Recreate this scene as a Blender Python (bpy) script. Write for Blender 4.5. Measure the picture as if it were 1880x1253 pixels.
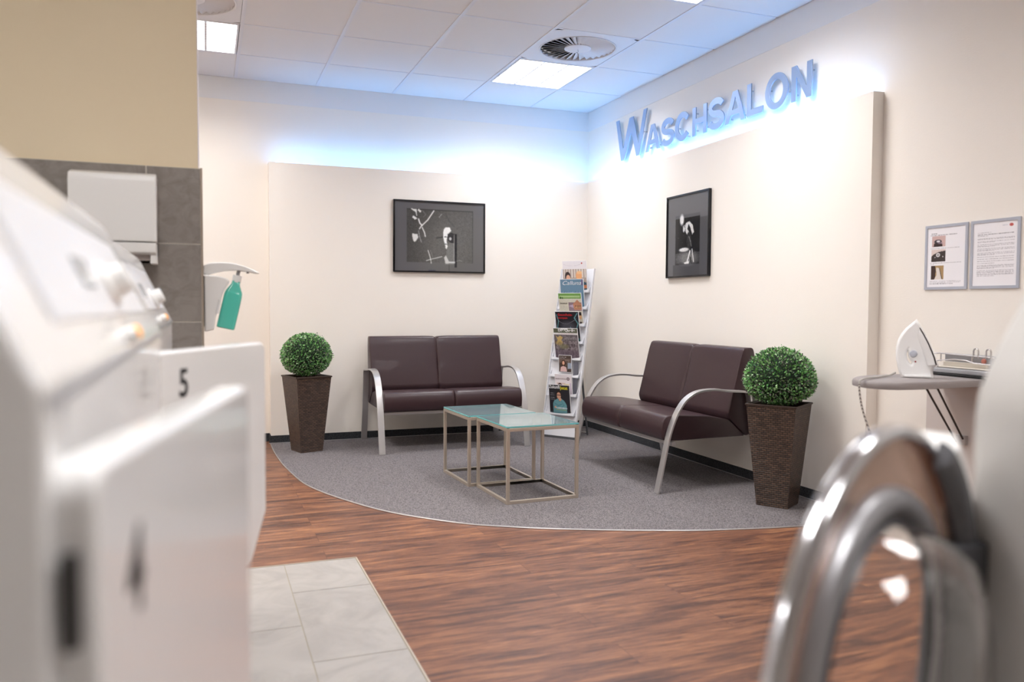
import bpy, bmesh, math, random
import numpy as np
from mathutils import Vector, Matrix
random.seed(7); np.random.seed(7)
for o in list(bpy.data.objects): bpy.data.objects.remove(o, do_unlink=True)
SC = bpy.context.scene
COL = SC.collection
PI = math.pi

# ------------------------------------------------------------------ camera
cd = bpy.data.cameras.new('camera'); cam = bpy.data.objects.new('camera', cd); COL.objects.link(cam)
cd.sensor_width = 36; cd.lens = 36 * 1480.5 / 1880; cd.clip_start = 0.02
yaw, pitch, roll = -0.3613, -0.0436, 0.0052
F = Vector((-math.sin(yaw) * math.cos(pitch), math.cos(yaw) * math.cos(pitch), math.sin(pitch)))
R0 = Vector((math.cos(yaw), math.sin(yaw), 0)); U0 = R0.cross(F)
Rr = R0 * math.cos(roll) + U0 * math.sin(roll); Ur = -R0 * math.sin(roll) + U0 * math.cos(roll)
m = Matrix((Rr, Ur, -F)).transposed().to_4x4(); m.translation = Vector((-3.2356, -6.6358, 1.1085))
cam.matrix_world = m
SC.camera = cam
cd.dof.use_dof = True; cd.dof.focus_distance = 5.4; cd.dof.aperture_fstop = 2.2

# ------------------------------------------------------------------ world, exposure
w = bpy.data.worlds.new('world'); SC.world = w; w.use_nodes = True
w.node_tree.nodes['Background'].inputs[0].default_value = (1, .97, .93, 1)
w.node_tree.nodes['Background'].inputs[1].default_value = 0.3
SC.view_settings.view_transform = 'Standard'; SC.view_settings.look = 'None'
SC.view_settings.gamma = 1; SC.view_settings.use_curve_mapping = False
SC.view_settings.exposure = 1.15
LAMP = 1.5         # emission strength of the ceiling lamps
LAMP_W = 3.25         # watts of each third of a ceiling lamp, thrown down by the louvre
LAMP_SPREAD = 146
LAMP_COL = (1.0, 0.98, 0.965)
COVE = 19.0        # emission strength of the blue light strips

# ------------------------------------------------------------------ helpers
def s2l(c):
    return tuple((x / 12.92 if x <= .04045 else ((x + .055) / 1.055) ** 2.4) for x in c)
def hexs(r, g, b): return s2l((r / 255, g / 255, b / 255))

MATS = {}
def mat(name, col=(.8, .8, .8), rough=.5, metal=0, spec=.5, coat=0, trans=0, emit=None, estr=0, bump=None, var=0, ior=1.45):
    """bump = (kind, scale, strength); a procedural principled material"""
    if name in MATS: return MATS[name]
    mt = bpy.data.materials.new(name); mt.use_nodes = True
    nt = mt.node_tree; b = nt.nodes['Principled BSDF']
    b.inputs['Base Color'].default_value = (*col, 1); b.inputs['Roughness'].default_value = rough
    b.inputs['Metallic'].default_value = metal; b.inputs['Specular IOR Level'].default_value = spec
    b.inputs['Coat Weight'].default_value = coat; b.inputs['Transmission Weight'].default_value = trans
    b.inputs['IOR'].default_value = ior
    if emit:
        b.inputs['Emission Color'].default_value = (*emit, 1); b.inputs['Emission Strength'].default_value = estr
    tc = nt.nodes.new('ShaderNodeTexCoord')
    if bump:
        k, sc, st = bump
        if k == 'noise':
            t = nt.nodes.new('ShaderNodeTexNoise'); t.inputs['Scale'].default_value = sc; t.inputs['Detail'].default_value = 4
        else:
            t = nt.nodes.new('ShaderNodeTexVoronoi'); t.inputs['Scale'].default_value = sc
        nt.links.new(tc.outputs['Object'], t.inputs['Vector'])
        bp = nt.nodes.new('ShaderNodeBump'); bp.inputs['Strength'].default_value = st; bp.inputs['Distance'].default_value = .002
        nt.links.new(t.outputs[0], bp.inputs['Height']); nt.links.new(bp.outputs[0], b.inputs['Normal'])
    if var:
        t = nt.nodes.new('ShaderNodeTexNoise'); t.inputs['Scale'].default_value = 6; t.inputs['Detail'].default_value = 5
        nt.links.new(tc.outputs['Object'], t.inputs['Vector'])
        r = nt.nodes.new('ShaderNodeValToRGB')
        r.color_ramp.elements[0].position = .3; r.color_ramp.elements[1].position = .7
        r.color_ramp.elements[0].color = (*[c * (1 - var) for c in col], 1)
        r.color_ramp.elements[1].color = (*[min(1, c * (1 + var)) for c in col], 1)
        nt.links.new(t.outputs[0], r.inputs[0]); nt.links.new(r.outputs[0], b.inputs['Base Color'])
    MATS[name] = mt
    return mt

class MB:
    def __init__(s): s.v = []; s.f = []; s.mi = []; s.uv = {}
    def add(s, vs, fs, mi=0):
        k = len(s.v); s.v += [tuple(v) for v in vs]
        for f in fs: s.f.append([k + i for i in f]); s.mi.append(mi)
        return k
    def box(s, x0, x1, y0, y1, z0, z1, M=None, mi=0):
        vs = [Vector((x, y, z)) for z in (z0, z1) for y in (y0, y1) for x in (x0, x1)]
        if M is not None: vs = [M @ v for v in vs]
        s.add(vs, [(0, 2, 3, 1), (4, 5, 7, 6), (0, 1, 5, 4), (2, 6, 7, 3), (0, 4, 6, 2), (1, 3, 7, 5)], mi); return s
    def loft(s, rings, caps=True, closed=True, mi=0):
        n = len(rings[0]); k = len(s.v)
        for r in rings: s.v += [tuple(p) for p in r]
        for i in range(len(rings) - 1):
            for j in range(n if closed else n - 1):
                a = k + i * n + j; b = k + i * n + (j + 1) % n
                s.f.append([a, b, b + n, a + n]); s.mi.append(mi)
        if caps:
            s.f.append([k + j for j in range(n)][::-1]); s.mi.append(mi)
            s.f.append([k + (len(rings) - 1) * n + j for j in range(n)]); s.mi.append(mi)
        return s
    def prism(s, poly, h0, h1, axis='z', M=None, mi=0):
        """poly 2D extruded: axis z -> (x,y,h); y -> (x,h,z); x -> (h,y,z)"""
        def P(p, h):
            v = {'z': (p[0], p[1], h), 'y': (p[0], h, p[1]), 'x': (h, p[0], p[1])}[axis]
            v = Vector(v); return M @ v if M is not None else v
        return s.loft([[P(p, h0) for p in poly], [P(p, h1) for p in poly]], mi=mi)
    def tube(s, pts, r, n=8, mi=0, closed=False):
        pts = [Vector(p) for p in pts]; rings = []
        up = None
        for i, p in enumerate(pts):
            if closed: t = pts[(i + 1) % len(pts)] - pts[i - 1]
            else: t = (pts[min(i + 1, len(pts) - 1)] - pts[max(i - 1, 0)])
            t.normalize()
            if up is None:
                up = Vector((0, 0, 1)) if abs(t.z) < .9 else Vector((1, 0, 0))
            a = t.cross(up).normalized(); up = a.cross(t).normalized()
            rr = r[i] if isinstance(r, (list, tuple)) else r
            rings.append([p + (a * math.cos(2 * PI * k / n) + up * math.sin(2 * PI * k / n)) * rr for k in range(n)])
        if closed: rings.append(rings[0]); return s.loft(rings, caps=False, mi=mi)
        return s.loft(rings, mi=mi)
    def lathe(s, prof, n=32, M=None, mi=0, a0=0, a1=2 * PI):
        full = abs(a1 - a0 - 2 * PI) < 1e-6
        k = len(s.v); m_ = n if full else n + 1
        for i in range(m_):
            a = a0 + (a1 - a0) * i / n
            for (r, z) in prof:
                v = Vector((r * math.cos(a), r * math.sin(a), z)); s.v.append(tuple(M @ v if M is not None else v))
        q = len(prof)
        for i in range(n):
            for j in range(q - 1):
                a = k + i * q + j; b = k + ((i + 1) % m_) * q + j
                s.f.append([a, b, b + 1, a + 1]); s.mi.append(mi)
        if not full:
            for i in (0, n): s.f.append([k + i * q + j for j in range(q - 1)]); s.mi.append(mi)
        return s
    def build(s, name, mt, parent=None, smooth=False, bevel=0, seg=2, loc=None, fix=True):
        me = bpy.data.meshes.new(name); me.from_pydata(s.v, [], s.f); me.validate()
        ms = mt if isinstance(mt, (list, tuple)) else [mt]
        for x in ms: me.materials.append(x)
        if len(ms) > 1: me.polygons.foreach_set('material_index', s.mi)
        bm = bmesh.new(); bm.from_mesh(me)
        bmesh.ops.remove_doubles(bm, verts=bm.verts, dist=1e-6)
        if fix: bmesh.ops.recalc_face_normals(bm, faces=bm.faces)
        bm.to_mesh(me); bm.free()
        if smooth:
            me.polygons.foreach_set('use_smooth', [True] * len(me.polygons))
            me.set_sharp_from_angle(angle=math.radians(smooth if smooth is not True else 40))
        o = bpy.data.objects.new(name, me); COL.objects.link(o)
        if parent is not None: o.parent = parent
        if loc: o.location = loc
        if bevel:
            b = o.modifiers.new('bevel', 'BEVEL'); b.width = bevel; b.segments = seg; b.limit_method = 'ANGLE'; b.angle_limit = math.radians(35)
            me.polygons.foreach_set('use_smooth', [True] * len(me.polygons))
            w_ = o.modifiers.new('wn', 'WEIGHTED_NORMAL'); w_.keep_sharp = True
        return o

def tag(o, label, cat, group=None):
    o['label'] = label; o['category'] = cat
    if group: o['group'] = group
    return o
def thing(name, label, cat, loc=(0, 0, 0), rz=0, group=None, M=None):
    o = bpy.data.objects.new(name, None); COL.objects.link(o); o.empty_display_size = .1
    if M is not None: o.matrix_world = M
    else: o.location = loc; o.rotation_euler = (0, 0, rz)
    return tag(o, label, cat, group)
def struct(o): o['kind'] = 'structure'; return o
def bx(name, x0, x1, y0, y1, z0, z1, mt, parent=None, bevel=0, seg=2):
    return MB().box(x0, x1, y0, y1, z0, z1).build(name, mt, parent, bevel=bevel, seg=seg)

def curve_mesh(name, polys, depth, M, mt, parent=None, bevel=0):
    """filled 2D outline(s) in XY, thickness depth (centred), placed by M"""
    cu = bpy.data.curves.new('outline', 'CURVE'); cu.dimensions = '2D'; cu.fill_mode = 'BOTH'
    cu.extrude = max(depth / 2 - bevel, 0); cu.bevel_depth = bevel; cu.bevel_resolution = 1
    for P in polys:
        sp = cu.splines.new('POLY'); sp.points.add(len(P) - 1); sp.use_cyclic_u = True
        for q, p in zip(sp.points, P): q.co = (p[0], p[1], 0, 1)
    t = bpy.data.objects.new('tmp', cu); COL.objects.link(t)
    dg = bpy.context.evaluated_depsgraph_get(); dg.update()
    me = bpy.data.meshes.new_from_object(t.evaluated_get(dg)); bpy.data.objects.remove(t)
    me.name = name; me.transform(M)
    if M.to_3x3().determinant() < 0: me.flip_normals()
    me.materials.clear(); me.materials.append(mt)
    o = bpy.data.objects.new(name, me); COL.objects.link(o)
    if parent is not None: o.parent = parent
    return o
def text_mesh(name, body, h, M, mt, parent=None, depth=.0004, shear=0, bold=0, width=None, sx=1):
    """text with cap height about h, origin at left baseline of local XY"""
    cu = bpy.data.curves.new('text', 'FONT'); cu.body = body; cu.size = h / .73; cu.extrude = depth; cu.shear = shear; cu.offset = bold
    t = bpy.data.objects.new('tmp', cu); COL.objects.link(t)
    dg = bpy.context.evaluated_depsgraph_get(); dg.update()
    me = bpy.data.meshes.new_from_object(t.evaluated_get(dg)); bpy.data.objects.remove(t)
    if len(me.vertices) == 0: return None
    xs = [v.co.x for v in me.vertices]; w0 = max(xs) - min(xs)
    k = (width / w0) if width else sx
    me.transform(M @ Matrix.Diagonal((k, 1, 1, 1)))
    me.name = name; me.materials.clear(); me.materials.append(mt)
    o = bpy.data.objects.new(name, me); COL.objects.link(o)
    if parent is not None: o.parent = parent
    return o

def frame(o, x, y, z):
    """matrix from origin and axes"""
    m = Matrix((Vector(x), Vector(y), Vector(z))).transposed().to_4x4(); m.translation = Vector(o); return m

# raster art: a grid mesh whose colours are drawn in code
class Art:
    def __init__(s, nx, ny, col):
        s.nx, s.ny = nx, ny; s.a = np.ones((ny, nx, 3)) * np.array(col) / 255.
        s.X, s.Y = np.meshgrid((np.arange(nx) + .5) / nx, 1 - (np.arange(ny) + .5) / ny)   # Y up; row 0 = top
    def put(s, mask, col, al=1):
        c = np.array(col) / 255.; mm = np.clip(mask, 0, 1)[..., None] * al
        s.a = s.a * (1 - mm) + c * mm
    def rect(s, x0, x1, y0, y1, col, al=1): s.put((s.X >= x0) & (s.X <= x1) & (s.Y >= y0) & (s.Y <= y1), col, al)
    def ell(s, cx, cy, rx, ry, col, al=1, rot=0, soft=.15):
        dx, dy = s.X - cx, s.Y - cy; c, q = math.cos(rot), math.sin(rot)
        d = np.sqrt(((dx * c + dy * q) / rx) ** 2 + ((-dx * q + dy * c) / ry) ** 2); s.put((1 - d) / soft + .5, col, al)
    def line(s, x0, y0, x1, y1, wd, col, al=1, asp=1.):
        dx, dy = x1 - x0, (y1 - y0) * asp; L2 = dx * dx + dy * dy + 1e-9
        t = np.clip(((s.X - x0) * dx + (s.Y - y0) * asp * dy) / L2, 0, 1)
        d = np.hypot(s.X - x0 - t * dx, (s.Y - y0) * asp - t * dy); s.put((wd - d) / (wd * .5) + .5, col, al)
    def path(s, pts, wd, col, al=1, asp=1.):
        for a, b in zip(pts[:-1], pts[1:]): s.line(*a, *b, wd, col, al, asp)
    def poly(s, pts, col, al=1):
        ins = np.zeros(s.X.shape, bool); n = len(pts)
        for i in range(n):
            x0, y0 = pts[i]; x1, y1 = pts[(i + 1) % n]
            c = ((y0 > s.Y) != (y1 > s.Y)) & (s.X < (x1 - x0) * (s.Y - y0) / ((y1 - y0) or 1e-9) + x0); ins ^= c
        s.put(ins, col, al)
    def noise(s, amt, cells=0, x0=0, x1=1, y0=0, y1=1):
        if cells:
            g = np.random.rand(cells, cells) - .5
            n = g[(s.Y * cells).astype(int) % cells, (s.X * cells).astype(int) % cells]
        else: n = np.random.rand(s.ny, s.nx) - .5
        k = ((s.X >= x0) & (s.X <= x1) & (s.Y >= y0) & (s.Y <= y1))
        s.a = np.clip(s.a + (n * amt * k)[..., None], 0, 1)
    def soft(s, n=1):
        for _ in range(n):
            p = np.pad(s.a, ((1, 1), (1, 1), (0, 0)), 'edge')
            s.a = (p[:-2, 1:-1] + p[2:, 1:-1] + p[1:-1, :-2] + p[1:-1, 2:] + 4 * p[1:-1, 1:-1]) / 8
    def textline(s, x0, x1, y, h, col, al=.8):
        x = x0
        while x < x1:
            L = random.uniform(.02, .07); s.rect(x, min(x + L, x1), y, y + h, col, al * random.uniform(.6, 1)); x += L + .012
    def build(s, name, W, H, M, mt, parent):
        nx, ny = s.nx, s.ny
        xs = np.linspace(-W / 2, W / 2, nx + 1); ys = np.linspace(H / 2, -H / 2, ny + 1)
        vs = [M @ Vector((x, y, 0)) for y in ys for x in xs]
        fs = [(j * (nx + 1) + i, (j + 1) * (nx + 1) + i, (j + 1) * (nx + 1) + i + 1, j * (nx + 1) + i + 1) for j in range(ny) for i in range(nx)]
        me = bpy.data.meshes.new(name); me.from_pydata([tuple(v) for v in vs], [], fs)
        a = s.a; lin = np.where(a <= .04045, a / 12.92, ((a + .055) / 1.055) ** 2.4)
        arr = np.ones((ny * nx, 4, 4), np.float32); arr[:, :, :3] = lin.reshape(-1, 1, 3)
        ca = me.color_attributes.new('print', 'FLOAT_COLOR', 'CORNER'); ca.data.foreach_set('color', arr.ravel())
        me.materials.append(mt)
        o = bpy.data.objects.new(name, me); COL.objects.link(o); o.parent = parent
        return o
def print_mat(name, rough):
    mt = bpy.data.materials.new(name); mt.use_nodes = True; nt = mt.node_tree; b = nt.nodes['Principled BSDF']
    a = nt.nodes.new('ShaderNodeAttribute'); a.attribute_name = 'print'; nt.links.new(a.outputs['Color'], b.inputs['Base Color'])
    b.inputs['Roughness'].default_value = rough; b.inputs['Specular IOR Level'].default_value = .4; return mt
PRINT = print_mat('printed_paper', .35); PHOTO = print_mat('photo_print', .12)

# ------------------------------------------------------------------ node materials
def nodes_mat(name):
    mt = bpy.data.materials.new(name); mt.use_nodes = True; nt = mt.node_tree
    return mt, nt, nt.nodes['Principled BSDF'], nt.nodes.new('ShaderNodeTexCoord')
def N(nt, kind, **kw):
    n = nt.nodes.new(kind)
    for k, v in kw.items():
        if k in ('operation', 'blend_type', 'data_type', 'wave_type', 'bands_direction', 'feature', 'distance'): setattr(n, k, v)
        elif isinstance(v, tuple) and k == 'inp':
            pass
        else: n.inputs[k.replace('_', ' ')].default_value = v
    return n

def wallpaper(name, col, scale=1):
    mt, nt, b, tc = nodes_mat(name)
    b.inputs['Base Color'].default_value = (*col, 1); b.inputs['Roughness'].default_value = .75; b.inputs['Specular IOR Level'].default_value = .25
    mp = nt.nodes.new('ShaderNodeMapping'); mp.inputs['Scale'].default_value = (1, 1, 4)
    n1 = N(nt, 'ShaderNodeTexNoise', Scale=90.0, Detail=3.0)
    nt.links.new(tc.outputs['Object'], mp.inputs[0]); nt.links.new(mp.outputs[0], n1.inputs['Vector'])
    bp = N(nt, 'ShaderNodeBump', Strength=.16, Distance=.003)
    nt.links.new(n1.outputs[0], bp.inputs['Height']); nt.links.new(bp.outputs[0], b.inputs['Normal'])
    return mt
M_WALL = wallpaper('cream_wallpaper', hexs(241, 235, 227))
M_WALLP = mat('white_wall_paint', hexs(232, 232, 232), .7)
M_TILEC = mat('ceiling_tile', hexs(232, 230, 230), .8, bump=('noise', 120, .1))
M_GRID = mat('ceiling_grid_metal', hexs(225, 225, 230), .45)
M_DARK = mat('black_plastic', (.012, .012, .013), .45)
M_WPL = mat('white_enamel', hexs(247, 247, 247), .16, coat=.3)
M_WPL2 = mat('white_plastic', hexs(246, 245, 243), .3)
M_GREYPL = mat('grey_plastic', hexs(160, 160, 164), .4)
M_DGREY = mat('dark_grey_plastic', hexs(75, 76, 80), .4)
M_ALU = mat('satin_aluminium', hexs(196, 194, 194), .35, metal=.75)
M_STEEL = mat('brushed_stainless_steel', hexs(196, 184, 170), .34, metal=.6)
M_CHROME = mat('chrome', (.62, .62, .64), .12, metal=1)
M_LEATHER = mat('dark_brown_leather', hexs(56, 37, 41), .34, bump=('noise', 260, .35), coat=.05)
M_PAPER = mat('white_paper', hexs(240, 238, 240), .6)

def wood_mat():
    mt, nt, b, tc = nodes_mat('wood_plank_floor')
    br = N(nt, 'ShaderNodeTexBrick', Scale=1.0, Mortar_Size=.0012, Mortar_Smooth=.1, Bias=0.0, Brick_Width=1.22, Row_Height=.15)
    br.offset = .37; br.inputs['Color1'].default_value = (0, 0, 0, 1); br.inputs['Color2'].default_value = (1, 1, 1, 1); br.inputs['Mortar'].default_value = (.5, .5, .5, 1)
    mp0 = nt.nodes.new('ShaderNodeMapping'); mp0.inputs['Location'].default_value = (.317, -.023 + .0, 0)
    nt.links.new(tc.outputs['Object'], mp0.inputs[0]); nt.links.new(mp0.outputs[0], br.inputs['Vector'])
    # per-plank shift of the grain
    sh = N(nt, 'ShaderNodeVectorMath', operation='MULTIPLY'); sh.inputs[1].default_value = (7.3, 3.1, 5.7)
    nt.links.new(br.outputs['Color'], sh.inputs[0])
    ad = N(nt, 'ShaderNodeVectorMath', operation='ADD'); nt.links.new(tc.outputs['Object'], ad.inputs[0]); nt.links.new(sh.outputs[0], ad.inputs[1])
    mp = nt.nodes.new('ShaderNodeMapping'); mp.inputs['Scale'].default_value = (1.5, 13, 1); nt.links.new(ad.outputs[0], mp.inputs[0])
    n1 = N(nt, 'ShaderNodeTexNoise', Scale=1.2, Detail=6.0, Roughness=.62, Distortion=1.3); nt.links.new(mp.outputs[0], n1.inputs['Vector'])
    mp2 = nt.nodes.new('ShaderNodeMapping'); mp2.inputs['Scale'].default_value = (5, 75, 1); nt.links.new(ad.outputs[0], mp2.inputs[0])
    n2 = N(nt, 'ShaderNodeTexNoise', Scale=1.5, Detail=6.0, Roughness=.7, Distortion=1.2); nt.links.new(mp2.outputs[0], n2.inputs['Vector'])
    mx = N(nt, 'ShaderNodeMath', operation='MULTIPLY_ADD'); mx.inputs[1].default_value = .45
    nt.links.new(n2.outputs[0], mx.inputs[0]); 
    m2 = N(nt, 'ShaderNodeMath', operation='MULTIPLY'); m2.inputs[1].default_value = .6; nt.links.new(n1.outputs[0], m2.inputs[0]); nt.links.new(m2.outputs[0], mx.inputs[2])
    cr = nt.nodes.new('ShaderNodeValToRGB'); e = cr.color_ramp.elements
    e[0].position = .38; e[0].color = (*hexs(66, 45, 39), 1); e[1].position = .68; e[1].color = (*hexs(164, 116, 82), 1)
    for p, c in ((.46, (88, 58, 47)), (.53, (116, 77, 58)), (.60, (139, 95, 69))):
        q = e.new(p); q.color = (*hexs(*c), 1)
    nt.links.new(mx.outputs[0], cr.inputs[0])
    mr = N(nt, 'ShaderNodeMix', data_type='RGBA', blend_type='MIX'); nt.links.new(br.outputs['Fac'], mr.inputs[0])
    nt.links.new(cr.outputs[0], mr.inputs[6]); mr.inputs[7].default_value = (*hexs(86, 54, 44), 1)
    nt.links.new(mr.outputs[2], b.inputs['Base Color']); b.inputs['Roughness'].default_value = .42; b.inputs['Specular IOR Level'].default_value = .4
    bp = N(nt, 'ShaderNodeBump', Strength=.12, Distance=.001); nt.links.new(n2.outputs[0], bp.inputs['Height']); nt.links.new(bp.outputs[0], b.inputs['Normal'])
    return mt
M_WOOD = wood_mat()

def carpet_mat(name, c1, c2, sc=1):
    mt, nt, b, tc = nodes_mat(name)
    vo = N(nt, 'ShaderNodeTexVoronoi', Scale=1.0)
    mp = nt.nodes.new('ShaderNodeMapping'); vo.inputs['Randomness'].default_value = .45; mp.inputs['Scale'].default_value = (170 * sc, 110 * sc, 150 * sc); nt.links.new(tc.outputs['Object'], mp.inputs[0])
    nt.links.new(mp.outputs[0], vo.inputs['Vector'])
    cr = nt.nodes.new('ShaderNodeValToRGB'); e = cr.color_ramp.elements
    e[0].position = .15; e[0].color = (*c2, 1); e[1].position = .75; e[1].color = (*c1, 1)
    nt.links.new(vo.outputs['Distance'], cr.inputs[0])
    nz = N(nt, 'ShaderNodeTexNoise', Scale=260.0, Detail=2.0); nt.links.new(tc.outputs['Object'], nz.inputs['Vector'])
    mr = N(nt, 'ShaderNodeMix', data_type='RGBA', blend_type='OVERLAY'); mr.inputs[0].default_value = .25
    nt.links.new(cr.outputs[0], mr.inputs[6]); nt.links.new(nz.outputs[0], mr.inputs[7])
    nt.links.new(mr.outputs[2], b.inputs['Base Color']); b.inputs['Roughness'].default_value = .95; b.inputs['Specular IOR Level'].default_value = .1
    bp = N(nt, 'ShaderNodeBump', Strength=.6, Distance=.003); bp.invert = True
    nt.links.new(vo.outputs['Distance'], bp.inputs['Height']); nt.links.new(bp.outputs[0], b.inputs['Normal'])
    return mt
M_CARPET = carpet_mat('grey_woven_carpet', hexs(80, 76, 78), hexs(150, 144, 145))
M_CARPETB = carpet_mat('dark_carpet_strip', hexs(24, 26, 30), hexs(84, 86, 90), 1.2)

def stone_mat(name, c1, c2, rough=.55, sc=5):
    mt, nt, b, tc = nodes_mat(name)
    n1 = N(nt, 'ShaderNodeTexNoise', Scale=float(sc), Detail=9.0, Roughness=.62, Distortion=1.5); nt.links.new(tc.outputs['Object'], n1.inputs['Vector'])
    cr = nt.nodes.new('ShaderNodeValToRGB'); e = cr.color_ramp.elements
    e[0].position = .35; e[0].color = (*c1, 1); e[1].position = .6; e[1].color = (*c2, 1)
    nt.links.new(n1.outputs[0], cr.inputs[0]); nt.links.new(cr.outputs[0], b.inputs['Base Color']); b.inputs['Roughness'].default_value = rough
    bp = N(nt, 'ShaderNodeBump', Strength=.1, Distance=.001); nt.links.new(n1.outputs[0], bp.inputs['Height']); nt.links.new(bp.outputs[0], b.inputs['Normal'])
    return mt
M_FTILE = stone_mat('light_grey_floor_tile', hexs(152, 147, 142), hexs(168, 163, 158), .4, 4)
M_WTILE = stone_mat('dark_grey_wall_tile', hexs(134, 127, 121), hexs(152, 145, 139), .5, 16)
M_GROUT = mat('light_grout', hexs(226, 220, 210), .8)
M_GROUTF = mat('beige_grout', hexs(160, 152, 134), .8)

def wicker_mat():
    mt, nt, b, tc = nodes_mat('brown_wicker')
    br = N(nt, 'ShaderNodeTexBrick', Scale=1.0, Mortar_Size=.0022, Mortar_Smooth=.8, Bias=0.0, Brick_Width=.026, Row_Height=.0115)
    br.inputs['Color1'].default_value = (*hexs(98, 76, 62), 1); br.inputs['Color2'].default_value = (*hexs(66, 50, 42), 1); br.inputs['Mortar'].default_value = (*hexs(14, 10, 9), 1)
    nt.links.new(tc.outputs['UV'], br.inputs['Vector'])
    nt.links.new(br.outputs['Color'], b.inputs['Base Color']); b.inputs['Roughness'].default_value = .4
    bp = N(nt, 'ShaderNodeBump', Strength=1.0, Distance=.004); bp.invert = True
    nt.links.new(br.outputs['Fac'], bp.inputs['Height']); nt.links.new(bp.outputs[0], b.inputs['Normal'])
    return mt
M_WICKER = wicker_mat()

def leaf_mat():
    mt, nt, b, tc = nodes_mat('boxwood_leaf')
    a = nt.nodes.new('ShaderNodeAttribute'); a.attribute_name = 'leafcol'
    nt.links.new(a.outputs['Color'], b.inputs['Base Color']); b.inputs['Roughness'].default_value = .38; b.inputs['Specular IOR Level'].default_value = .45
    return mt
M_LEAF = leaf_mat()
M_LAMP = mat('lit_lamp_louvre', (.9, .9, .9), .5, emit=LAMP_COL, estr=LAMP)
M_COVE = mat('lit_blue_light_strip', (.5, .6, .9), .5, emit=(.12, .45, 1.0), estr=COVE)

# ================================================================== SETTING
HC = 2.882; XW, YW = .071, .144; HT = 2.23
XL, YN = -6.2, -9.4      # far ends of the room
struct(bx('floor', XL, XW, YN, YW, -.1, 0, M_WOOD))
# grey tile field
mb = MB()
mb.box(XL + .01, -2.645, YN, -3.137, 0.0, .0035)
tf = bx('floor_tile_bed', XL + .01, -2.639, YN + .01, -3.137, 0, .003, M_GROUTF); tf.name = 'floor_tile_field'; struct(tf)
tl = MB(); g = .0018
xs = [-2.642 - .0 - .3 * k for k in range(13)]
for k in range(12):
    x1, x0 = xs[k], xs[k + 1]; y = -3.14; first = True
    while y > YN + .1:
        L = ({0: .355, 1: .69}.get(k % 2)) if first else .64
        y2 = max(y - L, YN + .05); tl.box(x0 + g, x1 - g, y2 + g, y - g, .002, .0045); y = y2; first = False
tl.build('tile', M_FTILE, tf)
st = MB(); st.box(-2.641, -2.635, YN + .01, -3.134, 0, .006); st.box(XL + .01, -2.635, -3.139, -3.133, 0, .006)
st.build('edge_strip', mat('beige_metal_edge', hexs(190, 180, 165), .4, metal=.4), tf)
# carpet area with a curved border
arc = [(-2.775, -.001), (-2.778, -.30), (-2.77, -.62), (-2.755, -.92), (-2.73, -1.2), (-2.685, -1.56), (-2.60, -1.86), (-2.478, -2.15), (-2.37, -2.36), (-2.25, -2.53), (-2.033, -2.764), (-1.86, -2.885), (-1.678, -2.99), (-1.435, -3.104), (-1.186, -3.203), (-.926, -3.29), (-.543, -3.37), (-.25, -3.40), (-.001, -3.41)]
def crom(P, n=5):
    out = []
    for i in range(len(P) - 1):
        p0, p1, p2, p3 = [Vector(P[max(0, min(len(P) - 1, i + k))]) for k in (-1, 0, 1, 2)]
        for t in [k / n for k in range(n)]:
            out.append(.5 * ((2 * p1) + (-p0 + p2) * t + (2 * p0 - 5 * p1 + 4 * p2 - p3) * t * t + (-p0 + 3 * p1 - 3 * p2 + p3) * t ** 3))
    return out + [Vector(P[-1])]
ac = crom(arc)
cp = [(p.x, p.y) for p in ac] + [(-.001, -.001)]
ct = MB().prism(cp, 0, .006).build('floor_carpet', M_CARPET); struct(ct)
ed = MB(); ed.tube([(p.x, p.y, .0035) for p in ac], .0042, 6)
ed.build('border_strip', M_ALU, ct, smooth=True)

struct(bx('wall_back', XL, XW + .2, YW, YW + .15, 0, 3.05, M_WALL))
struct(bx('wall_right', XW, XW + .15, YN, YW, 0, 3.05, M_WALL))
struct(bx('wall_left', XL - .15, XL, YN, YW, 0, 3.05, M_WALL))
struct(bx('wall_front', XL - .15, XW + .2, YN - .15, YN, 0, 3.05, M_WALL))
struct(bx('wall_back_lower', -2.7714, -.0, 0, YW, 0, HT, M_WALL))
struct(bx('wall_right_lower', 0, XW, -3.3443, YW, 0, HT, M_WALL))
# white strip between wallpaper and ceiling
struct(bx('trim_1', XL, XW, YW - .003, YW, 2.715, HC + .03, M_WALLP))
struct(bx('trim_2', XW - .003, XW, YN, YW - .003, 2.715, HC + .03, M_WALLP))
# baseboards
struct(bx('baseboard_back', -2.7714, 0, -.008, 0, .006, .066, M_CARPETB))
struct(bx('baseboard_right', -.008, 0, -3.3443, -.008, .006, .066, M_CARPETB))
struct(bx('baseboard_panel_end', -2.7794, -2.7714, -.008, YW, 0, .066, M_CARPETB))
struct(bx('baseboard_left', XL, -2.7794, YW - .008, YW, 0, .066, M_CARPETB))
struct(bx('trim_3', -2.79, 0, -.0125, -.008, .0055, .0105, M_ALU))
struct(bx('trim_4', -.0125, -.008, -3.3443, -.0125, .0055, .0105, M_ALU))

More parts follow.
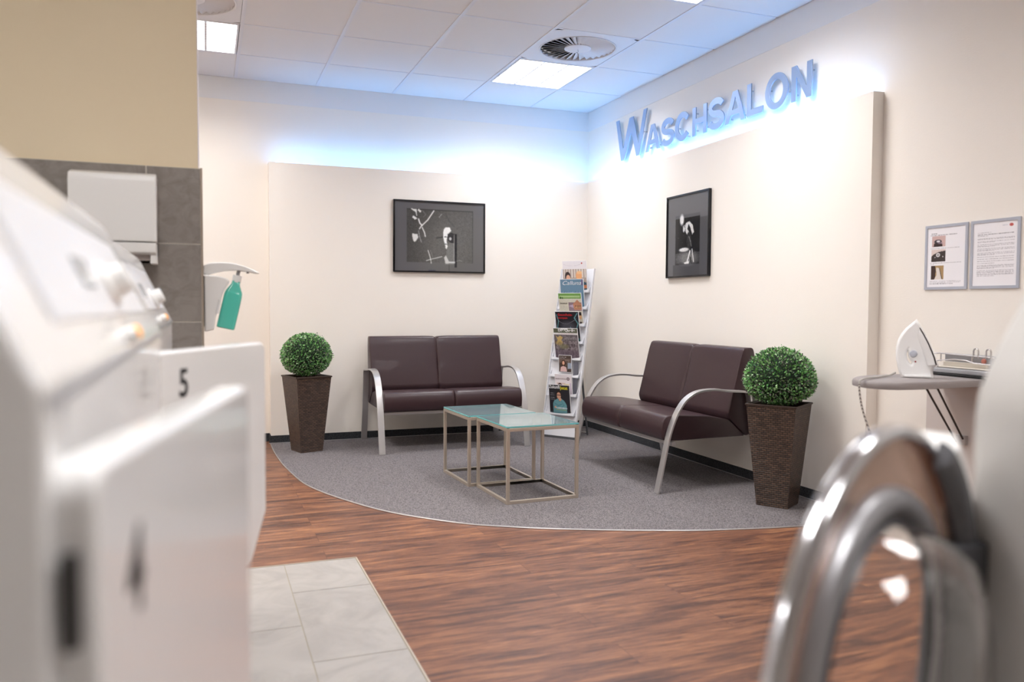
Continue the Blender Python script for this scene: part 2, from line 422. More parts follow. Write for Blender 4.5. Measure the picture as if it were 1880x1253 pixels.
# partition wall with tiles
struct(bx('wall_partition', XL, -3.259, -3.598, -3.46, 0, 3.0, wallpaper('warm_lit_wallpaper', hexs(240, 224, 194))))  # yellower light on the partition is put into the paper colour
pt = struct(bx('wall_partition_tiles', XL, -3.2515, -3.602, -3.453, 0, 1.580, M_GROUT))
tl = MB(); ztop = 1.579
zs = [1.581, 1.318, 1.047, .777, .507, .237, 0]
for r in range(6):
    z1, z0 = zs[r] - .0022, zs[r + 1] + .0022
    x1 = -3.2525; first = True
    while x1 > XL + .05:
        L = (.173 if r % 2 == 0 else .42) if first else .6
        x0 = max(x1 - L, XL + .02); tl.box(x0 + .0022, x1 - .0022, -3.6045, -3.60, z0, z1); x1 = x0; first = False
    tl.box(-3.2525, -3.2485, -3.6, -3.455, z0, z1)
tl.build('tile', M_WTILE, pt)
struct(bx('trim_5', -3.254, -3.2465, -3.606, -3.600, 0, 1.582, mat('tile_edge_profile', hexs(178, 165, 150), .4, metal=.5)))
struct(bx('trim_6', -3.2605, -3.257, -3.6, -3.4585, 1.584, 2.995, mat('white_corner_bead', hexs(238, 232, 235), .5)))

# ceiling: mineral tiles in a grid, holes where lamps and air outlets sit
X0, Y1, TX, TY = -3.009, -.5034, .625, .6658
cells_x = [X0 + TX * i for i in range(-6, 6)]
lamps = [(-1, 0), (3, 0), (3, 3), (-1, 3), (-5, 0), (-1, 7), (3, 7), (1, 3), (1, 9), (-5, 3), (-5, 7)]; vents = [(-1, 1), (3, 1)]  # middle-column lamps are unseen extras, added to brighten the washing machines
cx0 = lambda i: X0 + TX * i
cy1 = lambda j: Y1 - TY * j
ce = MB(); g = .012
for i in range(-6, 5):
    xa = max(cx0(i), XL); xb = min(cx0(i + 1), XW)
    if xb - xa < .03: continue
    for j in range(-1, 14):
        ya = YW if j == -1 else cy1(j); yb = max(cy1(j + 1), YN)
        if ya - yb < .03 or (i, j) in lamps or (i, j) in vents: continue
        ce.box(xa + g, xb - (g if xb < XW else .006), yb + .008, ya - (.008 if j >= 0 else .006), HC + .004, HC + .022)
ceo = ce.build('ceiling', M_TILEC); struct(ceo)
gr = MB()
for i in range(-5, 6):
    if XL < cx0(i) < XW: gr.box(cx0(i) - .012, cx0(i) + .012, YN, YW - .02, HC, HC + .03)
for j in range(0, 14):
    if cy1(j) > YN: gr.box(XL, XW - .02, cy1(j) - .008, cy1(j) + .008, HC + .002, HC + .03)
gr.build('grid', M_GRID, ceo)
struct(bx('ceiling_slab', XL - .1, XW + .1, YN - .1, YW + .1, 3.0, 3.08, mat('slab_dark', (.1, .1, .1), .9)))

def lamp(i, j, label):
    t = thing('ceiling_lamp', label, 'ceiling lamp', ((cx0(i) + cx0(i + 1)) / 2, (cy1(j) + cy1(j + 1)) / 2, HC), group='square louvre ceiling lamps')
    hx, hy = TX / 2 - .016, TY / 2 - .012
    fr = MB(); a = .012
    fr.box(-hx, hx, -hy, -hy + a, .0, .07).box(-hx, hx, hy - a, hy, 0, .07).box(-hx, -hx + a, -hy + a, hy - a, 0, .07).box(hx - a, hx, -hy + a, hy - a, 0, .07)
    fr.build('frame', M_GRID, t)
    w3 = (2 * hx - 2 * a) / 3
    for k in range(3):
        x0 = -hx + a + w3 * k
        MB().box(x0 + .008, x0 + w3 - .008, -hy + a, hy - a, .014, .02).build('diffuser', M_LAMP, t)
        ld = bpy.data.lights.new('tube_light', 'AREA'); ld.shape = 'RECTANGLE'; ld.size = w3 - .018; ld.size_y = 2 * (hy - a); ld.energy = LAMP_W; ld.color = LAMP_COL; ld.spread = math.radians(LAMP_SPREAD)
        lo = bpy.data.objects.new('tube_light', ld); COL.objects.link(lo); lo.parent = t; lo.location = (x0 + w3 / 2, 0, .0125)
    for k in (1, 2): MB().box(-hx + a + w3 * k - .006, -hx + a + w3 * k + .006, -hy + a, hy - a, .001, .020).build('divider', M_GRID, t)
    lv = MB()
    for k in range(1, 12):
        y = -hy + a + (2 * hy - 2 * a) * k / 12; lv.box(-hx + a, hx - a, y - .0006, y + .0006, .004, .014)
    lv.build('louvre', M_GRID, t)
    return t
LL = {(-1, 0): 'lit square ceiling lamp beside the beige partition wall, cut off by it', (3, 0): 'lit square three-part ceiling lamp next to the round air outlet, nearest the room corner',
      (3, 3): 'lit ceiling lamp cut off by the top edge of the photo, right of middle'}
ROWS = {0: 'nearest the back wall', 3: 'in the second row', 7: 'in the third row, behind the camera', 9: 'in the last row, behind the camera'}
COLS = {-5: 'on the far left', -1: 'in line with the partition', 1: 'added in mid-room to brighten the machines', 3: 'beside the lettering wall'}
for c in lamps:
    lamp(*c, LL.get(c, 'ceiling lamp ' + ROWS[c[1]] + ', ' + COLS[c[0]]))

def vent(i, j, label):
    t = thing('air_outlet', label, 'air vent', ((cx0(i) + cx0(i + 1)) / 2, (cy1(j) + cy1(j + 1)) / 2, HC), group='swirl air outlets in the ceiling')
    hx, hy = TX / 2 - .014, TY / 2 - .009; R = .262; r0 = .088
    # square plate with round hole
    n = 48; p = MB(); ring = [(R * math.cos(2 * PI * k / n), R * math.sin(2 * PI * k / n)) for k in range(n)]
    sq = []
    for k in range(n):
        c, s_ = math.cos(2 * PI * k / n), math.sin(2 * PI * k / n); q = 1 / max(abs(c) / hx, abs(s_) / hy); sq.append((c * q, s_ * q))
    for z in (0.002, .02):
        k0 = len(p.v); p.v += [(x, y, z) for x, y in ring] + [(x, y, z) for x, y in sq]
        for k in range(n): p.f.append([k0 + k, k0 + (k + 1) % n, k0 + n + (k + 1) % n, k0 + n + k]); p.mi.append(0)
    p.build('plate', M_GRID, t)
    MB().lathe([(R, 0.0), (R + .006, -.002), (R + .006, .004), (R, .03), (R - .003, .03), (R - .003, 0), (R, 0)], 64).build('rim', M_GRID, t, smooth=True)
    MB().lathe([(0, .055), (R, .055), (R, .04), (R - .005, .04)], 48).build('shadow_box', M_DARK, t)
    bl = MB(); nb = 32
    for k in range(nb):
        a = 2 * PI * k / nb; da = 2 * PI / nb * .98; tl_ = .022
        vs = []
        for r_ in (r0, R - .004):
            for z_ in (0, -.0018):
                for q, zz in ((-.5, tl_ * (r_ / R)), (.5, 0)):
                    aa = a + q * da; vs.append((r_ * math.cos(aa), r_ * math.sin(aa), .006 + zz + z_))
        bl.add(vs, [(0, 1, 5, 4), (2, 6, 7, 3), (0, 4, 6, 2), (1, 3, 7, 5), (0, 2, 3, 1), (4, 5, 7, 6)])
    bl.build('blades', M_GRID, t)
    MB().lathe([(0, -.001), (r0 - .01, -.001), (r0 + .004, .003), (r0 + .004, .012), (0, .012)], 40).build('hub', M_GRID, t, smooth=True)
    MB().tube([(0, 0, 0), (.004, 0, -.012), (.0, 0, -.022), (-.008, 0, -.026), (-.012, 0, -.018)], .0022, 6).build('hook', M_CHROME, t, smooth=True)
vent(3, 1, 'round swirl air outlet in a white ceiling plate beside the three-part lamp')
vent(-1, 1, 'round swirl air outlet half hidden by the beige partition wall')

# blue light strips lying on the wall panels
def strip(name, x0, x1, y0, y1, label):
    tag(bx(name, x0, x1, y0, y1, HT, HT + .004, M_COVE), label, 'light strip', 'blue cove lights')
strip('led_light_strip', -2.72, -.02, .022, .037, 'glowing blue-white light strip on top of the back wall panel, washing the wall')
strip('led_light_strip', .014, .029, -3.28, .0, 'glowing blue-white light strip on top of the right wall panel below the lettering')

# ================================================================== LETTERS
M_LET = mat('blue_satin_metal', hexs(160, 184, 220), .34, metal=.55)
def strokes(pts, wd):
    """outline of a constant width stroke along pts (2D)"""
    P = [Vector(p) for p in pts]; L = []; R_ = []
    for i, p in enumerate(P):
        t = (P[min(i + 1, len(P) - 1)] - P[max(i - 1, 0)]).normalized(); nrm = Vector((-t.y, t.x)); L.append(p + nrm * wd / 2); R_.append(p - nrm * wd / 2)
    return [tuple(p) for p in L] + [tuple(p) for p in R_[::-1]]
def arcp(cx, cy, rx, ry, a0, a1, n=16): return [(cx + rx * math.cos(math.radians(a0 + (a1 - a0) * k / n)), cy + ry * math.sin(math.radians(a0 + (a1 - a0) * k / n))) for k in range(n + 1)]
def glyph(ch, W, H, s):
    """polys for a glyph in a W x H box with stroke s"""
    if ch == 'W':
        a = W * .235; b = W * .735; c = W * .515; q = s * .95
        return [[(0, H), (q, H), (a + q * .12, H * .26), (c - q * .62, H * .95), (c + q * .62, H * .95), (b + q * .02, H * .26), (W - q, H), (W, H), (b + q * .55, 0), (b - q * .55, 0), (c, H * .60), (a + q * .55, 0), (a - q * .55, 0)]]
    if ch == 'A':
        t = s * .62; hb = H * .24
        def xi(z): return (W / 2 - t) * z / H          # outer left edge
        def xn(z): return s * 1.0 + (W / 2 - s * 1.0) * z / (H * .84)
        o = [(0, 0), (W / 2 - t, H), (W / 2 + t, H), (W, 0), (W - s, 0), (W - xn(hb), hb), (xn(hb), hb), (s, 0)]
        h = [(xn(hb + s * .8), hb + s * .8), (W - xn(hb + s * .8), hb + s * .8), (W / 2, H * .84)]
        return [o, h]
    if ch == 'H': return [[(0, 0), (0, H), (s, H), (s, H * .5 + s * .45), (W - s, H * .5 + s * .45), (W - s, H), (W, H), (W, 0), (W - s, 0), (W - s, H * .5 - s * .45), (s, H * .5 - s * .45), (s, 0)]]
    if ch == 'L': return [[(0, 0), (0, H), (s, H), (s, s), (W, s), (W, 0)]]
    if ch == 'N': return [[(0, 0), (0, H), (s, H), (W - s, H * .3), (W - s, H), (W, H), (W, 0), (W - s, 0), (s, H * .7), (s, 0)]]
    if ch == 'O': return [arcp(W / 2, H / 2, W / 2, H / 2, 0, 352, 44), arcp(W / 2, H / 2, W / 2 - s, H / 2 - s * .9, 0, 352, 44)]
    if ch == 'C': return [strokes(arcp(W / 2, H / 2, W / 2 - s / 2, H / 2 - s / 2, 38, 322, 36), s)]
    if ch == 'S':
        rx = W / 2 - s / 2; ry = (H - s) / 4
        up = arcp(W / 2, H - s / 2 - ry, rx * .94, ry, 18, 250, 20); lo = arcp(W / 2, s / 2 + ry, rx, ry, 70, -162, 20)
        return [strokes(up + lo, s)]
LET = [('W', .467, .978, 2.330, 2.676, .052, 'tall', 'large letter W, first and tallest of the blue metal wall lettering'),
       ('A', .964, 1.178, 2.331, 2.531, .042, '', 'blue metal letter A standing right after the tall W'),
       ('S', 1.197, 1.383, 2.323, 2.533, .042, '', 'blue metal letter S between the first A and the C'),
       ('C', 1.395, 1.593, 2.323, 2.534, .042, '', 'blue metal letter C between S and H on the wall'),
       ('H', 1.625, 1.800, 2.327, 2.528, .041, '', 'blue metal letter H in the middle of the wall lettering'),
       ('S', 1.818, 2.006, 2.323, 2.537, .042, '', 'pale metal letter S right after the H'),
       ('A', 2.018, 2.230, 2.330, 2.532, .042, '', 'pale metal letter A right before the L'),
       ('L', 2.249, 2.408, 2.331, 2.537, .041, '', 'metal letter L between the second A and the O'),
       ('O', 2.431, 2.642, 2.320, 2.539, .043, '', 'round metal letter O between L and N'),
       ('N', 2.672, 2.846, 2.327, 2.534, .042, '', 'metal letter N, last of the wall lettering, nearest the panel end')]
for ch, a, b_, z0, z1, s_, _, lab in LET:
    t = thing('wall_letter', lab, 'letter', (XW, -(a + b_) / 2, z0), group='metal letters of the wall sign')
    W, H = b_ - a, z1 - z0
    # local 2D x -> world -y, local 2D y -> world z, normal -> -x
    M = frame((-.036, W / 2, 0), (0, -1, 0), (0, 0, 1), (-1, 0, 0))
    curve_mesh('letter_face', glyph(ch, W, H, s_), .008, M, M_LET, t, bevel=.0008)
    pins = {'W': [(.10, .5), (.90, .5)], 'A': [(.17, .15), (.83, .15)], 'S': [(.5, .91), (.5, .09)], 'C': [(.1, .5), (.75, .12)], 'H': [(.13, .2), (.13, .8), (.87, .2), (.87, .8)], 'L': [(.12, .8), (.12, .2)], 'O': [(.1, .6), (.9, .4)], 'N': [(.12, .2), (.88, .75)]}[ch]
    for px_, pz in pins:
        MB().tube([(-.033, W / 2 - px_ * W, pz * H), (-.0035, W / 2 - px_ * W, pz * H)], .0055, 10).build('standoff', M_CHROME, t, smooth=True)

# ================================================================== PICTURES
M_BLACKF = mat('black_frame', hexs(22, 22, 26), .25)
M_MATB = None
def picture(label, W, H, M, art, nm='framed_photograph'):
    t = thing(nm, label, 'picture', M=M, group='framed black and white photographs')
    f = MB(); a = .012
    f.box(-W / 2, W / 2, H / 2 - a, H / 2, 0, .022).box(-W / 2, W / 2, -H / 2, -H / 2 + a, 0, .022)
    f.box(-W / 2, -W / 2 + a, -H / 2 + a, H / 2 - a, 0, .022).box(W / 2 - a, W / 2, -H / 2 + a, H / 2 - a, 0, .022)
    f.build('frame', M_BLACKF, t, bevel=.001, seg=1)
    art.build('print', W - 2 * a, H - 2 * a, Matrix.Translation((0, 0, .014)), PHOTO, t)
    MB().box(-W / 2 + a, W / 2 - a, -H / 2 + a, H / 2 - a, .002, .012).build('backing', M_DGREY, t)
    return t
A = Art(200, 150, (96, 95, 98)); q = 4 / 3.
A.rect(.13, .87, .13, .90, (74, 73, 72)); A.ell(.62, .35, .32, .5, (104, 103, 100), .8, soft=.9); A.ell(.78, .75, .2, .25, (98, 96, 94), .6, soft=.9)
A.rect(.128, .132, .13, .90, (130, 130, 130)); A.rect(.87, .874, .13, .90, (60, 60, 60))
A.rect(.132, .87, .885, .895, (50, 50, 52))
wt = (232, 232, 230)
for P in [[(.17, .90), (.24, .89), (.24, .84), (.20, .87)], [(.26, .90), (.29, .87), (.28, .84), (.25, .88)], [(.20, .80), (.25, .76), (.22, .74), (.19, .77)],
          [(.19, .54), (.25, .53), (.255, .48), (.23, .43), (.215, .42), (.20, .44), (.19, .5)]]: A.poly(P, wt, .9)
A.path([(.23, .86), (.24, .80)], .004, wt); A.path([(.43, .88), (.36, .74), (.29, .65), (.27, .61)], .006, wt, .95, .75)
A.path([(.26, .75), (.275, .69), (.30, .66)], .007, wt, .95, .75); A.path([(.30, .63), (.325, .56), (.335, .50)], .006, wt, .9, .75)
A.path([(.26, .58), (.27, .50), (.29, .42)], .004, (190, 190, 190), .7, .75); A.path([(.30, .88), (.34, .82), (.31, .78), (.36, .78)], .002, (170, 170, 170), .6, .75)
A.path([(.365, .30), (.38, .24), (.395, .17), (.40, .115)], .004, wt, .95, .75); A.path([(.345, .15), (.39, .17), (.45, .19), (.52, .215)], .0035, wt, .9, .75); A.path([(.39, .31), (.42, .20)], .002, (180, 180, 180), .6, .75)
A.path([(.46, .485), (.545, .505)], .007, (60, 60, 62), .9, .75)
A.path([(.52, .84), (.49, .79)], .003, (190, 190, 190), .7, .75); A.path([(.57, .82), (.60, .74), (.66, .66)], .006, (80, 80, 80), .8, .75)
face = [(.545, .62), (.565, .65), (.61, .645), (.625, .60), (.60, .56), (.585, .52), (.575, .46), (.578, .41), (.585, .36), (.575, .325), (.562, .34), (.555, .40), (.54, .46), (.533, .52), (.535, .58)]
A.poly(face, (236, 236, 234)); A.poly([(.585, .55), (.63, .57), (.66, .55), (.66, .42), (.625, .42), (.60, .44), (.58, .48)], (52, 52, 54)); A.ell(.615, .48, .014, .024, (196, 196, 196)); A.ell(.56, .505, .016, .006, (60, 60, 60)); A.ell(.565, .40, .014, .005, (80, 80, 80))
A.poly([(.575, .33), (.555, .10), (.67, .10), (.66, .42), (.6, .42)], (120, 120, 118), .8)
A.rect(.665, .69, .06, .555, (40, 40, 44)); A.rect(.655, .662, .15, .54, (200, 200, 200), .7)
A.poly([(.545, .20), (.56, .115), (.67, .12), (.67, .145), (.60, .15), (.58, .20), (.565, .235)], (205, 205, 203), .9); A.path([(.68, .15), (.72, .165), (.75, .155)], .002, (200, 200, 200), .6, .75)
A.rect(.548, .552, .0, .10, (60, 60, 62)); A.rect(.60, .603, 0, .10, (60, 60, 62)); A.rect(.37, .45, .0, .015, (60, 60, 80))
A.noise(.10, 0, .13, .87, .13, .88); A.soft(2)
picture('wide black-framed photograph of a lit face and hands, on the back wall above the sofa', .80, .60, frame((-1.388, -.001, 1.686), (1, 0, 0), (0, 0, 1), (0, -1, 0)), A)
B = Art(140, 155, (98, 98, 102)); B = Art(130, 150, (98, 98, 102))
B.rect(.20, .80, .14, .72, (30, 30, 33)); B.rect(.20, .80, .72, .76, (88, 88, 92)); B.rect(.80, 1, 0, .70, (78, 78, 82), .8)
B.rect(.15, .8, .0, .14, (76, 76, 80)); B.ell(.36, .70, .05, .065, (230, 230, 230), .95, soft=.6)
B.poly([(.47, .66), (.55, .67), (.63, .62), (.66, .53), (.62, .50), (.58, .58), (.53, .64), (.50, .58), (.55, .53), (.50, .50), (.46, .54), (.44, .62)], (205, 205, 205)); B.poly([(.38, .62), (.44, .64), (.42, .54), (.39, .55)], (150, 150, 150)); B.ell(.42, .58, .02, .03, (215, 215, 215))
B.ell(.54, .44, .06, .10, (50, 50, 52)); B.path([(.54, .48), (.58, .42), (.60, .36)], .008, (150, 150, 150), .7)
B.ell(.42, .325, .12, .025, (222, 222, 222), soft=.4)
B.poly([(.20, .29), (.80, .29), (.80, .15), (.20, .15)], (60, 60, 62), .8); B.ell(.50, .22, .22, .08, (150, 150, 150), .7, soft=.9)
B.path([(.57, .30), (.53, .22), (.50, .17)], .013, (235, 235, 235)); B.path([(.62, .32), (.64, .24), (.66, .17)], .010, (215, 215, 215)); B.path([(.58, .22), (.60, .16)], .01, (30, 30, 30)); B.poly([(.42, .165), (.55, .18), (.55, .145), (.44, .145)], (235, 235, 235))
for k in range(6): B.path([(.22, .27 - .02 * k), (.50, .275 - .02 * k)], .002, (110, 110, 110), .6)
B.noise(.14, 0, .2, .8, .14, .72); B.soft(1)
picture('upright black-framed photograph of a seated bent figure, on the right wall panel', .545, .60, frame((-.001, -1.652, 1.620), (0, -1, 0), (0, 0, 1), (-1, 0, 0)), B)

# wall notices
def notice(label, W, H, M, kind):
    t = thing('wall_notice', label, 'notice', M=M, group='framed notices above the ironing board')
    f = MB(); a = .013
    f.box(-W / 2, W / 2, H / 2 - a, H / 2, 0, .006).box(-W / 2, W / 2, -H / 2, -H / 2 + a, 0, .006)
    f.box(-W / 2, -W / 2 + a, -H / 2 + a, H / 2 - a, 0, .006).box(W / 2 - a, W / 2, -H / 2 + a, H / 2 - a, 0, .006)
    f.build('frame', mat('silver_grey_plastic', hexs(176, 180, 192), .4), t)
    A = Art(100, 150, (240, 238, 242))
    k = (110, 104, 112)
    if kind == 0:
        A.textline(.10, .25, .895, .012, (40, 40, 40)); A.textline(.08, .78, .87, .008, k); A.textline(.08, .85, .645, .008, k); A.textline(.08, .90, .40, .008, k); A.textline(.1, .18, .38, .008, k)
        for y in (.09, .07, .05): A.textline(.08, .90 if y > .055 else .7, y, .008, k)
        A.rect(.12, .48, .68, .86, (206, 176, 172)); A.poly([(.16, .68), (.40, .68), (.40, .72), (.34, .745), (.18, .74)], (60, 42, 44)); A.ell(.28, .765, .10, .035, (56, 50, 60)); A.ell(.29, .77, .05, .018, (225, 220, 225)); A.ell(.34, .74, .07, .012, (150, 130, 150), .8)
        A.rect(.11, .49, .43, .63, (222, 205, 200)); A.poly([(.11, .43), (.49, .43), (.49, .61), (.30, .59), (.16, .55), (.11, .52)], (62, 52, 52)); A.ell(.29, .54, .055, .035, (225, 222, 222)); A.ell(.29, .54, .03, .018, (150, 146, 150)); A.ell(.21, .50, .012, .01, wt); A.ell(.42, .51, .012, .01, wt)
        A.rect(.11, .45, .13, .36, (172, 142, 100)); A.poly([(.11, .13), (.22, .13), (.24, .28), (.22, .36), (.11, .36)], (64, 44, 40)); A.poly([(.20, .13), (.40, .13), (.37, .20), (.33, .32), (.25, .33), (.26, .2)], (226, 216, 208)); A.path([(.34, .31), (.38, .20), (.41, .14)], .008, (50, 40, 40), .9)
    else:
        A.ell(.86, .935, .045, .024, (196, 92, 88)); A.ell(.835, .945, .02, .012, (196, 92, 88)); A.rect(.1, .92, .893, .896, (180, 180, 190)); A.textline(.66, .78, .935, .006, (140, 150, 170))
        y = .86
        A.textline(.1, .42, .84, .007, k); A.textline(.1, .92, .81, .007, k); A.textline(.1, .34, .785, .008, (60, 50, 55))
        y = .75
        for blk in (5, 3, 3, 3, 1, 5, 4, 6):
            for r in range(blk): A.textline(.1, .94 if r < blk - 1 or blk == 1 else .5, y, .006, k, .85); y -= .0165
            y -= .0165
    A.build('sheet', W - 2 * a, H - 2 * a, Matrix.Translation((0, 0, .0032)), PRINT, t)
    MB().box(-W / 2 + a, W / 2 - a, -H / 2 + a, H / 2 - a, .0005, .0028).build('backing', M_PAPER, t)
notice('grey-framed ironing instructions with three small photos, left of the two notices', .237, .311, frame((XW - .0005, -3.751, 1.353), (0, -1, 0), (0, 0, 1), (-1, 0, 0)), 0)
notice('grey-framed sheet of dense text with a small red heart, right of the two notices', .243, .311, frame((XW - .0005, -4.006, 1.353), (0, -1, 0), (0, 0, 1), (-1, 0, 0)), 1)

# ================================================================== SOFAS
def ribbon_prof(pts, th):
    P = [Vector(p) for p in pts]; L = []; R_ = []
    for i, p in enumerate(P):
        t = (P[min(i + 1, len(P) - 1)] - P[max(i - 1, 0)]).normalized(); nr = Vector((-t.y, t.x)); L.append(p + nr * th / 2); R_.append(p - nr * th / 2)
    return L, R_
ARM = crom([(.02, 0.0), (.045, .12), (.085, .30), (.115, .50), (.128, .565), (.155, .583), (.28, .592), (.38, .603), (.49, .594), (.57, .555), (.625, .49), (.665, .41), (.695, .32), (.728, .17), (.765, .0)], 4)
def make_sofa(label, loc, rz):
    """local: wall plane at y=0, front towards -y, centre x=0"""
    t = thing('waiting_room_sofa', label, 'sofa', loc, rz, 'dark brown leather sofas')
    hw = .575
    for sx in (-1, 1):
        L, R_ = ribbon_prof(ARM, .013); mb = MB(); rings = []
        x0, x1 = sx * hw - .024, sx * hw + .024
        for a, b in zip(L, R_): rings.append([(x0, -a.x, a.y), (x1, -a.x, a.y), (x1, -b.x, b.y), (x0, -b.x, b.y)])
        mb.loft(rings); mb.build('arm_frame', M_ALU, t, bevel=.002, seg=2)
    fr = MB(); fr.box(-hw, hw, -.665, -.640, .276, .299).box(-hw, hw, -.082, -.060, .31, .335)
    for x in (-.35, .35): fr.box(x - .015, x + .015, -.64, -.08, .288, .299)
    fr.build('seat_rail', M_ALU, t, bevel=.002)
    # seat pad: profile in (d,z), puffed, seam in the middle
    def pad(prof, name, xw, seam, taper=0):
        xs = []; n = 44
        for k in range(n + 1): xs.append(-xw + 2 * xw * k / n)
        ext = sorted(set(xs + [-xw + .0015, -xw + .004, -xw + .007, -xw + .011, xw - .0015, xw - .004, xw - .007, xw - .011, -.006, .006, -.002, .002, -.02, .02]))
        cen = Vector((sum(p[0] for p in prof) / len(prof), sum(p[1] for p in prof) / len(prof)))
        rings = []
        for x in ext:
            e = max(0, 1 - (xw - abs(x)) / .010)
            ins = .008 * (1 - math.sqrt(max(0, 1 - e * e)))          # rounding at the ends
            sm = seam * 1.3 * math.exp(-(abs(x) / .006) ** 1.2) + seam * .35 * math.exp(-(abs(x) / .05) ** 2)
            ring = []
            for i, p in enumerate(prof):
                v = Vector(p[:2]) - cen; d = v.length; f = (d - ins - sm * (p[2] if len(p) > 2 else 1)) / d; c2 = cen + v * f
                ring.append((x, -c2.x, c2.y))
            rings.append(ring)
        return MB().loft(rings).build(name, M_LEATHER, t, smooth=60)
    def rnd(P, r, n=4):
        out = []
        for i in range(len(P)):
            a, b, c = Vector(P[i - 1][:2]), Vector(P[i][:2]), Vector(P[(i + 1) % len(P)][:2]); sw = P[i][2] if len(P[i]) > 2 else 1; rr = P[i][3] if len(P[i]) > 3 else r
            u = (a - b).normalized(); v = (c - b).normalized(); rr = min(rr, (a - b).length * .45, (c - b).length * .45)
            for k in range(n + 1):
                s_ = k / n; q = (b + u * rr) * (1 - s_) ** 2 + b * 2 * s_ * (1 - s_) + (b + v * rr) * s_ ** 2; out.append((q.x, q.y, sw))
        return out
    seat = rnd([(.128, .306, 0, .01), (.245, .412, 1, .02), (.40, .440, 1), (.58, .452, 1), (.70, .454, 1, .045), (.724, .38, 1, .05), (.712, .304, .6, .03), (.60, .300, 0), (.40, .304, 0)], .03)
    pad([(p[0], p[1], p[2]) for p in seat], 'seat', hw - .026, .012)
    back = rnd([(.085, .315, 0, .01), (.122, .306, 0, .01), (.240, .412, 1, .01), (.254, .45, 1), (.207, .64, 1), (.167, .80, 1), (.148, .850, 1, .018), (.078, .852, 1, .018), (.066, .80, 0), (.078, .60, 0)], .03)
    pad(back, 'backrest', hw - .022, .012)
    return t
s1 = make_sofa('dark brown two-seat leather sofa with silver arms against the back wall, below the wide picture', (-1.465, -.018, .006), 0)
s2 = make_sofa('dark brown two-seat leather sofa with silver arms below the upright picture, beside a wicker planter', (-.002, -1.955, .006), -PI / 2)

# ================================================================== TABLES
M_GTOP = mat('pale_blue_glass_top', hexs(150, 180, 186), .05, spec=1.0, coat=1.0)
M_GTOP.node_tree.nodes['Principled BSDF'].inputs['Alpha'].default_value = .72
M_GEDGE = mat('aqua_glass_edge', hexs(128, 212, 214), .12, spec=.6, trans=.2)
def table(label, loc, rz, wx, wy):
    t = thing('glass_side_table', label, 'table', loc, rz, 'cube side tables')
    s_ = .009; h = .424; hx, hy = wx / 2 - s_, wy / 2 - s_
    for sx, sy in ((-1, -1), (1, -1), (-1, 1), (1, 1)):
        MB().box(sx * hx - s_, sx * hx + s_, sy * hy - s_, sy * hy + s_, 0, h).build('leg', M_STEEL, t, bevel=.0012)
    for nm, z in (('base_rail', s_), ('top_rail', h - s_)):
        r_ = MB()
        r_.box(-hx + s_, hx - s_, -hy - s_, -hy + s_, z - s_, z + s_).box(-hx + s_, hx - s_, hy - s_, hy + s_, z - s_, z + s_)
        r_.box(-hx - s_, -hx + s_, -hy + s_, hy - s_, z - s_, z + s_).box(hx - s_, hx + s_, -hy + s_, hy - s_, z - s_, z + s_)
        r_.build(nm, M_STEEL, t, bevel=.0012)
    for sx in (-1, 1):
        for sy in (-1, 1): MB().box(sx * hx - .006, sx * hx + .006, sy * hy - .006, sy * hy + .006, h, h + .003).build('pad', M_DARK, t)
    g_ = MB(); z0, z1 = h + .003, h + .011; ex, ey = wx / 2 - .001, wy / 2 - .001
    g_.box(-ex, ex, -ey, ey, z0, z1); g_.mi = [0, 0, 1, 1, 1, 1]
    g_.build('glass_top', [M_GTOP, M_GEDGE], t)
table('steel cube table with pale glass top, the nearer one in front', (-1.482, -2.243, .006), math.radians(2.5), .447, .478)
table('steel cube table with pale glass top, directly behind the nearer table', (-1.548, -1.748, .006), math.radians(2.5), .450, .478)

